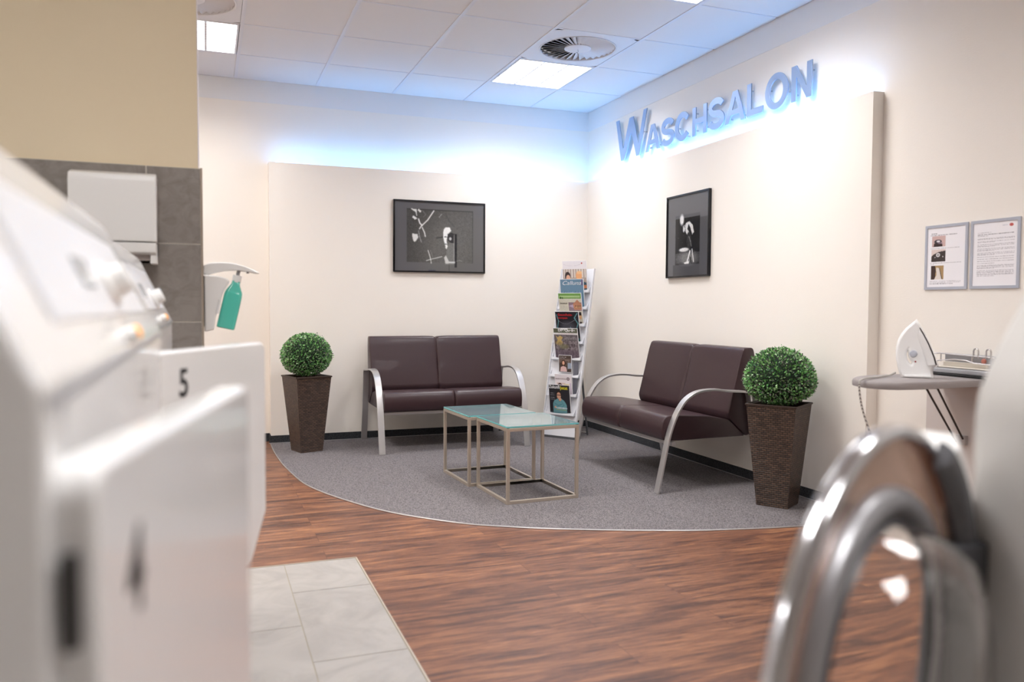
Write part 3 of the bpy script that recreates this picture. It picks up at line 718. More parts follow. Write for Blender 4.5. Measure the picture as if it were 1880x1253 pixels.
# ================================================================== TOPIARY
def make_topiary(label, loc, rz, seed, R=.186, sz=.93, sb=.80, up=.152):
    rnd_ = random.Random(seed); rg = np.random.RandomState(seed)
    t = thing('potted_topiary', label, 'plant', loc, rz, 'boxwood balls in wicker planters')
    H, b0, b1 = .565, .0875, .137
    me = bpy.data.meshes.new('wicker_pot'); vs = []; fs = []; uvs = []
    def face(p, uv): k = len(vs); vs.extend(p); fs.append([k + i for i in range(len(p))]); uvs.append(uv)
    for a in range(4):
        Rm = Matrix.Rotation(a * PI / 2, 3, 'Z'); n = 1
        P = [Rm @ Vector(v) for v in ((-b0, -b0, 0), (b0, -b0, 0), (b1, -b1, H), (-b1, -b1, H))]
        o_ = a * .3; face(P, [(o_ - b0, 0), (o_ + b0, 0), (o_ + b1, H), (o_ - b1, H)])
        i1 = b1 - .014
        P = [Rm @ Vector(v) for v in ((-b1, -b1, H), (b1, -b1, H), (i1, -i1, H), (-i1, -i1, H))]; face(P, [(-b1, 0), (b1, 0), (i1, .014), (-i1, .014)])
        P = [Rm @ Vector(v) for v in ((-i1, -i1, H), (i1, -i1, H), (i1, -i1, H - .06), (-i1, -i1, H - .06))]; face(P, [(-i1, 0), (i1, 0), (i1, .06), (-i1, .06)])
    i1 = b1 - .014
    face([Vector(v) for v in ((-i1, -i1, H - .06), (i1, -i1, H - .06), (i1, i1, H - .06), (-i1, i1, H - .06))], [(0, 0), (.2, 0), (.2, .2), (0, .2)])
    face([Vector(v) for v in ((-b0, -b0, 0), (-b0, b0, 0), (b0, b0, 0), (b0, -b0, 0))], [(0, 0), (.2, 0), (.2, .2), (0, .2)])
    me.from_pydata([tuple(v) for v in vs], [], fs); ul = me.uv_layers.new(name='UVMap'); ul.data.foreach_set('uv', [c for f in uvs for p in f for c in p])
    me.materials.append(M_WICKER); po = bpy.data.objects.new('wicker_pot', me); COL.objects.link(po); po.parent = t
    rim = MB(); c_ = b1 + .001
    rim.tube([(-c_, -c_, H), (c_, -c_, H), (c_, c_, H), (-c_, c_, H), (-c_, -c_, H)], .006, 8); rim.build('rim', mat('wicker_rim', hexs(58, 44, 38), .45), t, smooth=True)
    MB().tube([(0, 0, H - .08), (0, 0, H + .04)], .012, 8).build('stem', mat('stem_brown', hexs(70, 52, 38), .8), t)
    # foliage: small oval leaves on short twigs all round a ball
    cz = H + up; n = 5200
    V = []; Fc = []; C = []
    gold = PI * (3 - math.sqrt(5))
    for k in range(n):
        z = 1 - 2 * (k + .5) / n; r_ = math.sqrt(1 - z * z); ph = k * gold + rnd_.uniform(-.05, .05)
        d = Vector((r_ * math.cos(ph), r_ * math.sin(ph), z)); d = (d + Vector((rnd_.gauss(0, .03), rnd_.gauss(0, .03), rnd_.gauss(0, .03)))).normalized()
        dep = rnd_.choice((0, 0, .006, .012, .02)); rad = R * (1 + rnd_.gauss(0, .012)) - dep
        if rnd_.random() < .02: rad += .012
        c = Vector((d.x * rad, d.y * rad, d.z * rad * (sz if d.z > 0 else sb) + cz))
        axis = (d + Vector((rnd_.uniform(-1, 1), rnd_.uniform(-1, 1), rnd_.uniform(-.6, 1))) * .9).normalized()
        sd = axis.cross(Vector((rnd_.uniform(-1, 1), rnd_.uniform(-1, 1), rnd_.uniform(-1, 1)))).normalized(); nr = axis.cross(sd)
        L = rnd_.uniform(.011, .017); W_ = L * rnd_.uniform(.5, .68)
        b = len(V)
        pts = [c - axis * L * .5, c - axis * L * .15 + sd * W_ * .5 + nr * .0015, c + axis * L * .3 + sd * W_ * .38 + nr * .0012, c + axis * L * .5 - nr * .001, c + axis * L * .3 - sd * W_ * .38 + nr * .0012, c - axis * L * .15 - sd * W_ * .5 + nr * .0015, c]
        V += [tuple(p) for p in pts]
        Fc += [(b, b + 1, b + 6), (b + 1, b + 2, b + 6), (b + 2, b + 3, b + 6), (b + 3, b + 4, b + 6), (b + 4, b + 5, b + 6), (b + 5, b, b + 6)]
        u = rnd_.random()
        col = [(84, 142, 78), (108, 168, 92), (140, 198, 116), (58, 96, 64), (112, 112, 104), (176, 210, 160)][min(5, int(u * 6))]
        cl = hexs(*col); C += [(*cl, 1)] * 7
    me = bpy.data.meshes.new('foliage'); me.from_pydata(V, [], Fc); ca = me.color_attributes.new('leafcol', 'FLOAT_COLOR', 'POINT')
    ca.data.foreach_set('color', np.array(C, np.float32).ravel()); me.materials.append(M_LEAF)
    fo = bpy.data.objects.new('foliage', me); COL.objects.link(fo); fo.parent = t
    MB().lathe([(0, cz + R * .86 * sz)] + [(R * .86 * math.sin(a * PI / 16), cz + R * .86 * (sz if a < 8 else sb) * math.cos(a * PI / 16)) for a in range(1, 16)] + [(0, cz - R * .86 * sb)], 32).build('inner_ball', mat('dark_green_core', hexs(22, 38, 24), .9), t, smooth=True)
    return t
make_topiary('round boxwood ball in a tall brown wicker planter, left of the back sofa', (-2.540, -.412, .006), math.radians(18), 3)
make_topiary('round boxwood ball in a tall wicker planter at the near end of the right sofa', (-.258, -2.975, .006), math.radians(-60 + 2), 8, R=.193, sz=.97, sb=.68, up=.127)

# ================================================================== MAGAZINE RACK
OL = Vector((-.597, -.370, 0)); OR = Vector((-.41, -.639, 0)); ex = (OR - OL).normalized()
nn = Vector((-.8211, -.5708, 0)); Lv = (-nn * .32 + Vector((0, 0, 1.43))).normalized(); NN = Lv.cross(ex); NN = NN if NN.dot(nn) > 0 else -NN
RO = (OL + OR) / 2 + Vector((0, 0, .008))
RM = frame(RO, ex, Lv, NN) if ex.cross(Lv).dot(NN) > 0 else frame(RO, -ex, Lv, NN)
SG = 1 if ex.cross(Lv).dot(NN) > 0 else -1
M_RACK = mat('white_rack_metal', hexs(222, 222, 226), .35)
t = thing('magazine_rack', 'tall leaning white magazine rack standing in the corner between the sofas', 'magazine rack', M=RM)
hw = .1638
MB().box(-hw, hw, 0.0, 1.455, -.012, 0).build('back_panel', M_RACK, t, bevel=.002)
MB().box(-hw, -hw + .006, .02, 1.455, 0, .016).box(hw - .006, hw, .02, 1.455, 0, .016).build('side_edge', M_RACK, t)
MB().box(-hw, hw, -.008, .016, -.016, .006).build('base_edge', M_DGREY, t)
# rear stand: two legs going down behind, ending in chrome feet
invR = RM.inverted()
for s_ in (-1, 1):
    top = Vector((s_ * .13, .62, -.012)); gp = RO + ex * (s_ * SG * .13) - nn * .27; gp.z = .012
    foot = invR @ gp
    MB().tube([top, foot], .009, 8).build('leg', M_DGREY, t, smooth=True)
    MB().tube([foot, foot + (invR.to_3x3() @ Vector((0, 0, -.006)))], .015, 12).build('foot', M_CHROME, t, smooth=True)
fa = invR @ (RO - nn * .27 + ex * .13 + Vector((0, 0, .02))); fb = invR @ (RO - nn * .27 - ex * .13 + Vector((0, 0, .02)))
MB().tube([fa, fb], .006, 8).build('cross_bar', M_CHROME, t)
MAGS = [('top', .13, 1.25, .262, 19.5, .235), ('cal', .123, 1.104, .25, 20, .23), ('grn', .132, .959, .275, 24, .225), ('drk', .126, .805, .27, 23.5, .23),
        ('que', .134, .666, .265, 23.5, .235), ('sml', .071, .552, .145, 16, .125), ('pnk', .108, .357, .18, 21, .165), ('zuk', .114, .198, .25, 20, .205)]
M_CLEAR = mat('clear_acrylic', (.95, .96, .97), .05, trans=1.0, ior=1.3)
for k, s0 in enumerate([1.245, 1.098, .953, .80, .66, .512, .352, .193]):
    pk = MB()
    pk.box(-hw + .022, hw - .022, s0 - .006, s0 - .001, 0, .034)
    # curved side cheeks and low lip
    n = 8
    for s_ in (-1, 1):
        poly = [(s0 - .006, 0), (s0 - .006, .034)] + [(s0 - .006 + .075 * q / n, .034 * (1 - (q / n) ** 1.2)) for q in range(1, n)] + [(s0 + .070, 0)]
        x0, x1 = (s_ * (hw - .022), s_ * (hw - .025)); pk.loft([[(x0, a, b) for a, b in poly], [(x1, a, b) for a, b in poly]])
    lw = hw - .022
    lip = [(-lw, s0 - .006), (lw, s0 - .006), (lw, s0 + .022)] + [(lw * math.cos(PI * q / 12), s0 + .008 + .014 * abs(math.cos(PI * q / 12)) ** 2) for q in range(1, 12)] + [(-lw, s0 + .022)]
    pk.loft([[(a, b, .032) for a, b in lip], [(a, b, .034) for a, b in lip]])
    pk.build('pocket', M_RACK if k in (0,) else M_RACK, t)

def cover(kind):
    A = Art(66, 84, (200, 200, 200))
    if kind == 'top':
        A = Art(66, 84, (232, 228, 232)); A.rect(0, 1, 0, .74, (176, 160, 150))
        for q in range(9): A.rect(.04 + q * .11, .09 + q * .11, .45, .74, (222, 214, 206))
        A.ell(.20, .50, .12, .15, (56, 44, 46)); A.ell(.22, .44, .09, .11, (226, 176, 150)); A.ell(.68, .52, .13, .15, (232, 170, 120)); A.ell(.70, .62, .12, .05, (236, 190, 140)); A.poly([(.48, 0), (.56, .36), (.72, .36), (.98, .28), (1, 0)], (58, 88, 104)); A.ell(.93, .15, .08, .06, (206, 130, 90)); A.poly([(0, 0), (.1, .28), (.4, .30), (.5, 0)], (200, 170, 150)); A.ell(.82, .93, .03, .022, (180, 40, 40))
        for q in range(20): a = -1 + q / 10; A.ell(.42 + a * .36, .845 + a * a * .05, .012, .006, (170, 160, 170), .7)
    if kind == 'cal': A = Art(66, 84, (106, 138, 162)); A.noise(.16, 40, .12, .9, .1, .6); A.rect(.93, .97, .78, 1, (120, 90, 130)); A.rect(.72, .9, .48, .5, (200, 210, 220)); A.rect(.72, .9, .40, .42, (220, 225, 230))
    if kind == 'grn':
        A = Art(66, 84, (216, 212, 196)); A.rect(0, 1, .83, 1, (122, 170, 88)); A.rect(.05, .95, .87, .93, (180, 210, 150)); A.ell(.1, .86, .03, .04, (40, 90, 40)); A.ell(.18, .85, .02, .03, (40, 60, 40))
        A.rect(.42, 1, .44, .72, (150, 130, 142)); A.poly([(.42, .60), (.70, .52), (1, .46), (1, .60), (.7, .66)], (186, 166, 190)); A.poly([(.62, .66), (.82, .80), (1, .66), (.98, .48), (.66, .48)], (196, 140, 110)); 
        for x in (.74, .84, .93): A.ell(x, .57, .025, .05, (60, 40, 40)); A.ell(x, .56, .015, .03, (240, 210, 150))
        A.textline(.06, .38, .66, .02, (110, 100, 90)); 
        for q in range(8): A.textline(.06, .38, .60 - q * .03, .008, (150, 145, 130), .6)
        A.rect(.6, .95, .18, .34, (224, 176, 130)); A.rect(.75, .95, .3, .40, (60, 50, 50)); A.rect(.8, .95, .0, .1, (90, 80, 80)); A.noise(.05)
    if kind == 'drk':
        A = Art(66, 84, (34, 34, 42)); tq = (120, 190, 196)
        A.path([(.05, .9), (.12, .7), (.06, .5), (.10, .35), (.06, .2)], .016, tq, .8); A.path([(.95, .95), (.82, .80), (.96, .62), (.88, .45), (.7, .38), (.62, .2)], .018, tq, .8); A.path([(.12, .70), (.3, .62), (.5, .6), (.8, .72), (.9, .8)], .01, (150, 150, 160), .6); A.ell(.5, .52, .3, .16, (92, 92, 100), .7, soft=.8); A.ell(.48, .28, .06, .09, (200, 70, 84), .9, soft=.6); A.path([(.62, .5), (.7, .4), (.58, .2)], .012, (150, 210, 216), .7); A.rect(.9, 1, .0, .14, (50, 110, 110), .8)
    if kind == 'que':
        A = Art(66, 84, (118, 108, 112)); A.rect(0, 1, .86, 1, (104, 108, 88)); A.rect(.3, .6, .97, 1, (235, 235, 235)); A.rect(0, 1, .80, .86, (236, 234, 234)); A.textline(.2, .85, .825, .012, (200, 120, 120), .5)
        A.noise(.28, 22, 0, 1, 0, .79); A.rect(0, 1, .6, .79, (120, 116, 120), .5); A.poly([(.06, .78), (.16, .70), (.26, .77), (.38, .70), (.30, .62), (.34, .52), (.20, .56), (.08, .46), (.14, .62)], (206, 178, 116)); A.ell(.2, .52, .16, .08, (190, 164, 100), .7, soft=.6); A.ell(.4, .40, .2, .08, (130, 130, 90), .6, soft=.6); A.rect(0, 1, .0, .28, (112, 96, 112), .6); A.rect(.12, .14, 0, .5, (190, 180, 170), .5); A.rect(.82, .84, 0, .3, (190, 180, 190), .5)
        for y in (.7, .66, .55, .5, .33): A.textline(.42, .95, y, .014, (232, 228, 228), .55)
    if kind == 'sml':
        A = Art(44, 56, (78, 64, 58)); A.rect(0, 1, .55, .8, (110, 92, 84)); A.noise(.2, 12, .5, 1, .0, .75); A.ell(.36, .52, .17, .20, (70, 42, 32)); A.ell(.36, .54, .10, .12, (232, 180, 152)); A.poly([(.08, 0), (.14, .28), (.36, .36), (.58, .28), (.66, 0)], (226, 190, 186)); A.rect(.7, 1, .2, .55, (180, 196, 216), .8); A.textline(.06, .6, .88, .035, (235, 225, 225)); A.textline(.06, .5, .8, .03, (235, 225, 225)); A.rect(0, 1, 0, .02, (40, 40, 40))
    if kind == 'pnk':
        A = Art(50, 60, (240, 232, 236)); A.ell(.80, .80, .085, .075, (70, 50, 60)); A.ell(.80, .80, .05, .042, (215, 200, 205)); A.rect(.1, .62, 0, .60, (224, 204, 198)); A.ell(.28, .36, .16, .22, (70, 52, 50)); A.ell(.30, .32, .13, .19, (220, 168, 144)); A.path([(.18, .36), (.42, .36)], .012, (60, 50, 50)); A.rect(.52, .85, .05, .55, (236, 222, 178)); 
        for q in range(7): A.textline(.55, .82, .5 - q * .06, .012, (170, 150, 120), .7)
        A.rect(.88, .95, .02, .6, (206, 190, 214), .7)
    if kind == 'zuk':
        A = Art(66, 80, (50, 48, 54)); A.ell(.47, .66, .12, .135, (52, 36, 30)); A.ell(.47, .63, .10, .12, (218, 166, 138)); A.path([(.38, .65), (.57, .65)], .012, (44, 34, 34), .9)
        A.poly([(.16, 0), (.16, .34), (.24, .46), (.40, .52), (.60, .52), (.74, .44), (.84, .30), (.84, 0)], (112, 164, 172)); A.poly([(.42, .50), (.50, .42), (.56, .50), (.50, .52)], (40, 50, 60)); A.ell(.52, .50, .07, .06, (222, 172, 146)); A.path([(.24, .36), (.42, .28), (.60, .34)], .015, (80, 130, 140), .7); A.path([(.56, .46), (.70, .30), (.6, .24)], .012, (80, 130, 140), .7); A.ell(.28, .22, .05, .04, (216, 166, 140))
        A.textline(.30, .84, .19, .035, (236, 236, 236)); A.textline(.32, .82, .12, .03, (222, 208, 60)); A.rect(.0, 1, 0, .06, (96, 130, 140), .5)
        for y in (.70, .67, .64, .55, .52, .49): A.textline(.06, .26, y, .010, (225, 225, 225), .8)
    return A
M_TW = mat('white_print_ink', (.85, .85, .86), .4); M_TR = mat('red_print_ink', hexs(196, 44, 50), .4); M_TY = mat('yellow_print_ink', hexs(222, 212, 50), .4); M_TP = mat('maroon_print_ink', hexs(110, 60, 76), .4); M_TK = mat('black_print_ink', (.01, .01, .012), .5); M_TG = mat('grey_print_ink', hexs(90, 86, 80), .5)
LABS = dict(top='white-headed magazine with two people on the cover, topmost in the rack', cal='blue magazine titled Calluna, second from the top of the rack', grn='green and beige magazine with a small house picture in the rack', drk='dark magazine with red title and glowing turquoise lines in the rack',
            que='magazine titled Die Quelle with golden and grey cover in the rack', sml='small booklet with a long-haired woman on the cover, below Die Quelle', pnk='pale pink booklet with a round black emblem in the rack', zuk='black magazine titled Zukunft Jetzt with a man in a teal shirt, lowest in the rack')
for kd, wv, sv, h, ang, wd in MAGS:
    a = math.radians(ang); up = (Lv * math.cos(a) + NN * math.sin(a)).normalized(); nrm = ex.cross(up) * (1 if ex.cross(up).dot(nn) > 0 else -1)
    br = RO + ex * wv + Lv * sv + NN * .024; c = br - ex * wd / 2 + up * (h / 2)
    xx = up.cross(nrm)                                    # reading direction
    Mm = frame(c, xx, up, nrm)
    t = thing('magazine', LABS[kd], 'magazine', M=Mm, group='magazines in the rack')
    MB().box(-wd / 2, wd / 2, -h / 2, h / 2, -.006, -.0004).build('pages', M_PAPER, t)
    A = cover(kd); A.build('cover', wd - .006, h - .006, Matrix.Translation((0, 0, .0002)), PRINT, t)
    T = lambda x, y: Matrix.Translation((x, y, .0008))
    if kd == 'cal': text_mesh('title', 'Calluna', .036, T(-wd * .42, h * .30), M_TW, t, shear=.35, width=wd * .78, bold=-.0004)
    if kd == 'grn': text_mesh('title', 'Hergehuugt', .010, T(-wd * .44, h * .17), M_TG, t, width=wd * .32)
    if kd == 'drk':
        text_mesh('title', 'Gesundheits-', .020, T(-wd * .38, h * .36), M_TR, t, width=wd * .62, bold=.0006); text_mesh('title', 'kompass', .016, T(-wd * .38, h * .27), M_TR, t, width=wd * .40, bold=.0004)
    if kd == 'que': text_mesh('title', 'Die Quelle', .022, T(-wd * .30, h * .395), M_TW, t, width=wd * .70, bold=.0012)
    if kd == 'pnk': text_mesh('title', 'niedersrömer', .010, T(-wd * .46, h * .26), M_TP, t, width=wd * .66)
    if kd == 'zuk':
        text_mesh('title', 'Zukunft', .028, T(-wd * .47, h * .37), M_TW, t, width=wd * .52, bold=.0008); text_mesh('title', 'Jetzt', .026, T(wd * .06, h * .35), M_TY, t, width=wd * .36, bold=.0008)
        text_mesh('caption', 'ARBEITEN 4.0', .010, T(-wd * .16, -h * .32), M_TW, t, width=wd * .5)

# a few folded leaflets in the half-empty pockets on the right side of the rack
for (wv, sv, wd, h, lab) in ((.125, .515, .045, .13, 'dark narrow leaflet at the right side of the rack beside the small booklet'), (.135, .355, .04, .15, 'dark narrow leaflet at the right side of the rack beside the pink booklet')):
    a = math.radians(6); up = (Lv * math.cos(a) + NN * math.sin(a)).normalized(); nrm = ex.cross(up) * (1 if ex.cross(up).dot(nn) > 0 else -1)
    c = RO + ex * (wv - wd / 2) + Lv * sv + NN * .010 + up * h / 2
    tag(MB().box(-wd / 2, wd / 2, -h / 2, h / 2, -.002, .002, M=frame(c, up.cross(nrm), up, nrm)).build('leaflet', mat('dark_blue_grey_paper', hexs(96, 96, 106), .5)), lab, 'leaflet', 'leaflets in the rack')

# ================================================================== TOWEL + SANITISER DISPENSERS
t = thing('paper_towel_dispenser', 'white paper towel dispenser on the grey tiled partition wall', 'dispenser', (-3.5185, -3.6045, 1.244))
def smooth_box(name, x0, x1, y0, y1, z0, z1, mt, par, bv=.006): return bx(name, x0, x1, y0, y1, z0, z1, mt, par, bevel=bv, seg=3)
MB().prism([(0, .0), (0, .290), (-.055, .300), (-.100, .288), (-.111, .262), (-.113, .070), (-.0, .068)][::-1], -.130, .128, 'x').build('housing', M_WPL2, t, bevel=.004, seg=3)
MB().prism([(-.004, .066), (-.113, .066), (-.113, .034), (-.10, .028), (-.004, .028)], -.129, .127, 'x').build('flap', M_WPL2, t, bevel=.003)
for lx in (.108, -.130): MB().box(lx, lx + .02, -.10, -.004, -.002, .028).build('bottom_lug', M_WPL2, t, bevel=.002)
MB().box(-.108, .106, -.09, -.02, .01, .028).build('paper_slot', mat('grey_slot', hexs(170, 160, 155), .5), t)
MB().prism([(-.05, .012), (-.03, -.004), (-.012, .012)], -.05, .05, 'x').build('paper_towel', mat('recycled_paper', hexs(214, 204, 170), .8), t)

t = thing('sanitiser_dispenser', 'white wall dispenser with a long curved lever beside the grey tiles', 'dispenser', (-3.2485, -3.525, 1.0))
MB().box(0, .0035, -.04, .04, .03, .21).build('mounting_plate', M_DARK, t)
MB().prism([(.0035, .01), (.036, .018), (.040, .06), (.066, .15), (.090, .19), (.080, .202), (.05, .210), (.0035, .214)][::-1], -.042, .042, 'y').build('housing', M_WPL2, t, bevel=.006, seg=3)
lev = [(.0, .2165), (.002, .248), (.02, .256), (.06, .260), (.10, .258), (.14, .248), (.175, .233), (.196, .222), (.180, .222), (.150, .228), (.11, .232), (.07, .228), (.035, .220), (.014, .213)]
MB().prism(lev[::-1], -.022, .022, 'y').build('lever', M_WPL2, t, bevel=.004, seg=3)
MB().box(.148, .158, -.008, .008, .222, .2275).build('stop', M_GREYPL, t)
MB().tube([(.046, -.043, .075), (.056, -.043, .125)], .005, 8).build('handle', M_WPL2, t, smooth=True)
# bottle
bt = thing('sanitiser_bottle', 'turquoise sanitiser bottle hanging tilted in the white wall dispenser', 'bottle', M=Matrix.Translation((-3.131, -3.525, 1.212)) @ Matrix.Rotation(math.radians(13), 4, 'Y'))
M_TEAL = mat('turquoise_liquid_bottle', hexs(100, 224, 204), .12, trans=.25, coat=.3)
def rrect(hx, hy, z, n=6, r=.4):
    out = []; rx = min(hx, hy) * r
    for cx_, cy_, a0 in ((hx - rx, hy - rx, 0), (-hx + rx, hy - rx, 90), (-hx + rx, -hy + rx, 180), (hx - rx, -hy + rx, 270)):
        for k in range(n + 1): a = math.radians(a0 + 90 * k / n); out.append((cx_ + rx * math.cos(a), cy_ + rx * math.sin(a), z))
    return out
MB().loft([rrect(*q) for q in ((.028, .026, -.196), (.031, .030, -.193), (.031, .030, -.075), (.029, .028, -.06), (.015, .015, -.032), (.0135, .0135, -.02))]).build('body', M_TEAL, bt, smooth=50)
MB().tube([(0, 0, -.024), (0, 0, .002)], .0155, 20).build('cap', M_WPL2, bt, smooth=50)
MB().tube([(0, 0, 0), (0, 0, .022)], .0065, 12).build('pump_stem', M_GREYPL, bt, smooth=50)
MB().box(.0312, .0318, -.022, .022, -.175, -.09).build('label', M_PAPER, bt)

# ================================================================== LEFT MACHINES
ANG = {}
def machine_left(label, x_front, y0, y1, hinge, tip, num, knob, zt=1.024):
    """front faces +x; y0 near, y1 far"""
    t = thing('washing_machine', label, 'washing machine', (x_front, y0, 0), group='white washing machines on the left')
    W = y1 - y0
    prof = [(-.72, .06), (-.006, .06), (0, .07), (0, 1.062), (-.004, 1.070), (-.084, 1.236), (-.096, 1.248), (-.72, 1.248)]
    MB().prism(prof[::-1], 0, W, 'y').build('housing', M_WPL, t, bevel=.006, seg=3)
    MB().box(-.70, -.03, .03, W - .03, 0, .06).build('plinth', M_DGREY, t)
    # slanted console face recess + display + knob + light
    a = Vector((-.004, 0, 1.070)); b = Vector((-.084, 0, 1.236)); d = (b - a).normalized(); nr = Vector((d.z, 0, -d.x))
    def Cm(y, u, off): 
        o_ = a + d * u + nr * off; o_.y = y; return frame(o_, (0, 1, 0), tuple(d), tuple(nr))
    MB().box(-.40, .40, .030, .140, 0, .002, M=Cm(W / 2, 0, 0)).build('console', mat('light_grey_console', hexs(232, 232, 234), .35), t)
    MB().box(-.04, .04, .06, .09, .002, .004, M=Cm(W / 2 - .12, 0, 0)).build('display', mat('grey_display', hexs(186, 188, 190), .2), t)
    kn = MB(); Mk = Cm(W - knob[0], knob[1], 0)
    kn.lathe([(0, 0), (.026, 0), (.026, .008), (.019, .010), (.017, .026), (.012, .028), (0, .028)], 28, M=Mk); kn.build('knob', M_WPL2, t, smooth=45)
    MB().box(-.003, .003, .004, .018, .0265, .0295, M=Mk).build('pointer', M_GREYPL, t)
    Ml = Cm(W - knob[2], .004, 0)
    MB().lathe([(0, .014), (.006, .013), (.0085, .009), (.0085, 0), (0, 0)], 18, M=Ml).build('indicator_light', mat('amber_lamp', hexs(245, 160, 30), .3, emit=hexs(255, 160, 20), estr=.35), t, smooth=True)
    MB().lathe([(0, .012), (.007, .011), (.009, .007), (.009, 0), (0, 0)], 18, M=Cm(W - knob[2] - .03, .004, 0)).build('button', M_WPL2, t, smooth=True)
    # horizontal seam under the console
    MB().box(-.001, .0012, .004, W - .004, 1.054, 1.060).build('seam', M_GREYPL, t)
    # port opening behind the door
    cy = hinge[1] - y0 + .215
    dk = MB().lathe([(.165, .004), (.150, .006), (.148, -.03), (.0, -.035)], 40, M=frame((0, cy, .82), (0, 1, 0), (0, 0, 1), (1, 0, 0))); dk.build('porthole', M_CHROME, t, smooth=45)
    # door
    hv = Vector((*hinge, 0)); tv = Vector((*tip, 0)); dv = (tv - hv).normalized(); Wd = (tv - hv).length; nv = Vector((dv.y, -dv.x, 0))
    Md = Matrix.Translation((-x_front, -y0, 0)) @ frame((hv.x, hv.y, zt), tuple(dv), (0, 0, 1), tuple(nv))
    r = .022; H = .40; ch = .075
    def rc(cx_, cz_, a0, a1, rr=r, n=6): return [(cx_ + rr * math.cos(math.radians(a0 + (a1 - a0) * k / n)), cz_ + rr * math.sin(math.radians(a0 + (a1 - a0) * k / n))) for k in range(n + 1)]
    out = rc(Wd - r, -r, 90, 0) + rc(Wd - r, -H + r + .0, 0, -45) + rc(Wd - ch - r * .5, -H - ch + r * .5, -45, -90) + rc(r + ch * .2, -H - ch + r * .5, -90, -180) + rc(r, -r, 180, 90)
    mb = MB(); mb.prism([(x, z) for x, z in out], -.030, 0, 'z', M=Md @ Matrix.Identity(4)); mb.build('door', M_WPL, t, bevel=.006, seg=4)
    MB().tube([Md @ Vector((-.004, -.095, -.012)), Md @ Vector((-.004, -.045, -.012))], .0042, 8).build('hinge', M_DARK, t, smooth=True)
    text_mesh('number', num[0], .0535, Md @ Matrix.Translation((num[1], num[2], .0004)), M_TK, t, depth=.0003, width=.029, bold=.0012)
    return t
machine_left('white washing machine with a door numbered 4, nearest to the camera on the left', -3.312, -6.175, -5.112, (-3.291, -6.170), (-3.195, -5.735), ('4', .048, -.100), (.50, .066, .53))
machine_left('white washing machine with a door numbered 5, next to the tiled partition', -3.334, -5.100, -4.045, (-3.322, -5.106), (-3.113, -4.728), ('5', .074, -.086), (.44, .056, .42))

# ================================================================== RIGHT MACHINE (porthole door open)
xf = -2.396; yf = -5.945
t = thing('front_loading_washer', 'pale grey washing machine at the right edge with its round porthole door open', 'washing machine', (xf, yf, 0))
prof = [(0, .05), (0, .98), (.004, 1.01), (.022, 1.045), (.075, 1.125), (.11, 1.15), (.70, 1.16), (.70, .05)]
M_GBODY = mat('pale_grey_enamel', hexs(206, 203, 200), .3)
MB().prism(prof, -.72, 0, 'y').build('housing', M_GBODY, t, bevel=.008, seg=3)
MB().box(.04, .68, -.70, -.02, 0, .05).build('plinth', M_DGREY, t)
MB().lathe([(.172, -.001), (.165, -.002), (.160, .002), (.155, .10), (0, .12)], 48, M=frame((0, -.27, .743), (0, 1, 0), (0, 0, 1), (1, 0, 0))).build('porthole', M_CHROME, t, smooth=45)
MB().box(-.004, 0.0, -.6, -.1, 1.0, 1.006).build('seam', M_GREYPL, t)
# door: disc plane along azimuth ~68 deg, centre measured from the picture
az = math.radians(-25.6); nd = Vector((math.sin(az), math.cos(az), 0))     # outer face, away from camera
dc = Vector((-2.620 - xf, -6.043 - yf, .743)); tv = Vector((nd.y, -nd.x, 0))   # along the disc, towards +x
Mdoor = frame(dc, tuple(-tv), (0, 0, 1), tuple(-nd))                    # local z towards the camera side (inner face)
if Mdoor.to_3x3().determinant() < 0: Mdoor = frame(dc, tuple(tv), (0, 0, 1), tuple(-nd))
MB().lathe([(.238, -.014), (.248, -.014), (.252, -.008), (.251, .002), (.246, .006), (.240, .004), (.238, -.014)], 72, M=Mdoor).build('door_ring', M_CHROME, t, smooth=60)
MB().lathe([(.240, -.002), (.215, -.008), (.187, -.010), (.187, -.014), (.215, -.012), (.240, -.006), (.240, -.002)], 72, M=Mdoor).build('door_cover', mat('brown_reflection_tint', (.62, .46, .38), .08, trans=.75, ior=1.2), t, smooth=60)  # brown tint stands in for the wood floor mirrored in the flange
MB().lathe([(.190, -.014), (.190, -.004), (.184, .004), (.174, .006), (.164, .002), (.160, -.012), (.190, -.014)], 64, M=Mdoor).build('inner_ring', mat('grey_steel', hexs(168, 168, 172), .34, metal=.7), t, smooth=60)
MB().lathe([(.161, -.006), (.158, -.004), (.155, .003), (.150, -.004), (.161, -.006)], 64, M=Mdoor).build('gasket', M_DGREY, t, smooth=60)
M_BOWL = mat('door_glass', (.97, .95, .93), .02, trans=1.0, ior=1.4)
MB().lathe([(.156, -.004), (.148, .035), (.130, .060), (.095, .072), (0, .076), (0, .073), (.093, .069), (.128, .057), (.145, .034), (.153, -.004), (.156, -.004)], 56, M=Mdoor).build('glass_bowl', M_BOWL, t, smooth=60)
# which local angle points to the hinge (+x side)
hs = 0 if (Mdoor.to_3x3() @ Vector((1, 0, 0))).x > 0 else PI
def aa(d0, d1): return (math.radians(d0), math.radians(d1)) if hs == 0 else (PI - math.radians(d1), PI - math.radians(d0))
a0, a1 = aa(2, 60)
MB().lathe([(.224, .006), (.232, .020), (.250, .022), (.257, .012), (.256, .0055), (.224, .006)], 24, M=Mdoor, a0=a0, a1=a1).build('hinge_arm', mat('mid_dark_grey', hexs(104, 104, 108), .18), t, smooth=60)
a0, a1 = aa(2, 52)
MB().lathe([(.258, .014), (.272, .016), (.284, .008), (.286, -.03), (.256, -.03), (.258, .014)], 20, M=Mdoor, a0=a0, a1=a1).build('hinge_cover', M_WPL2, t, smooth=60)
MB().box(-.06, .0, -.03, .0, .62, .84).build('hinge_block', M_DGREY, t, bevel=.006)

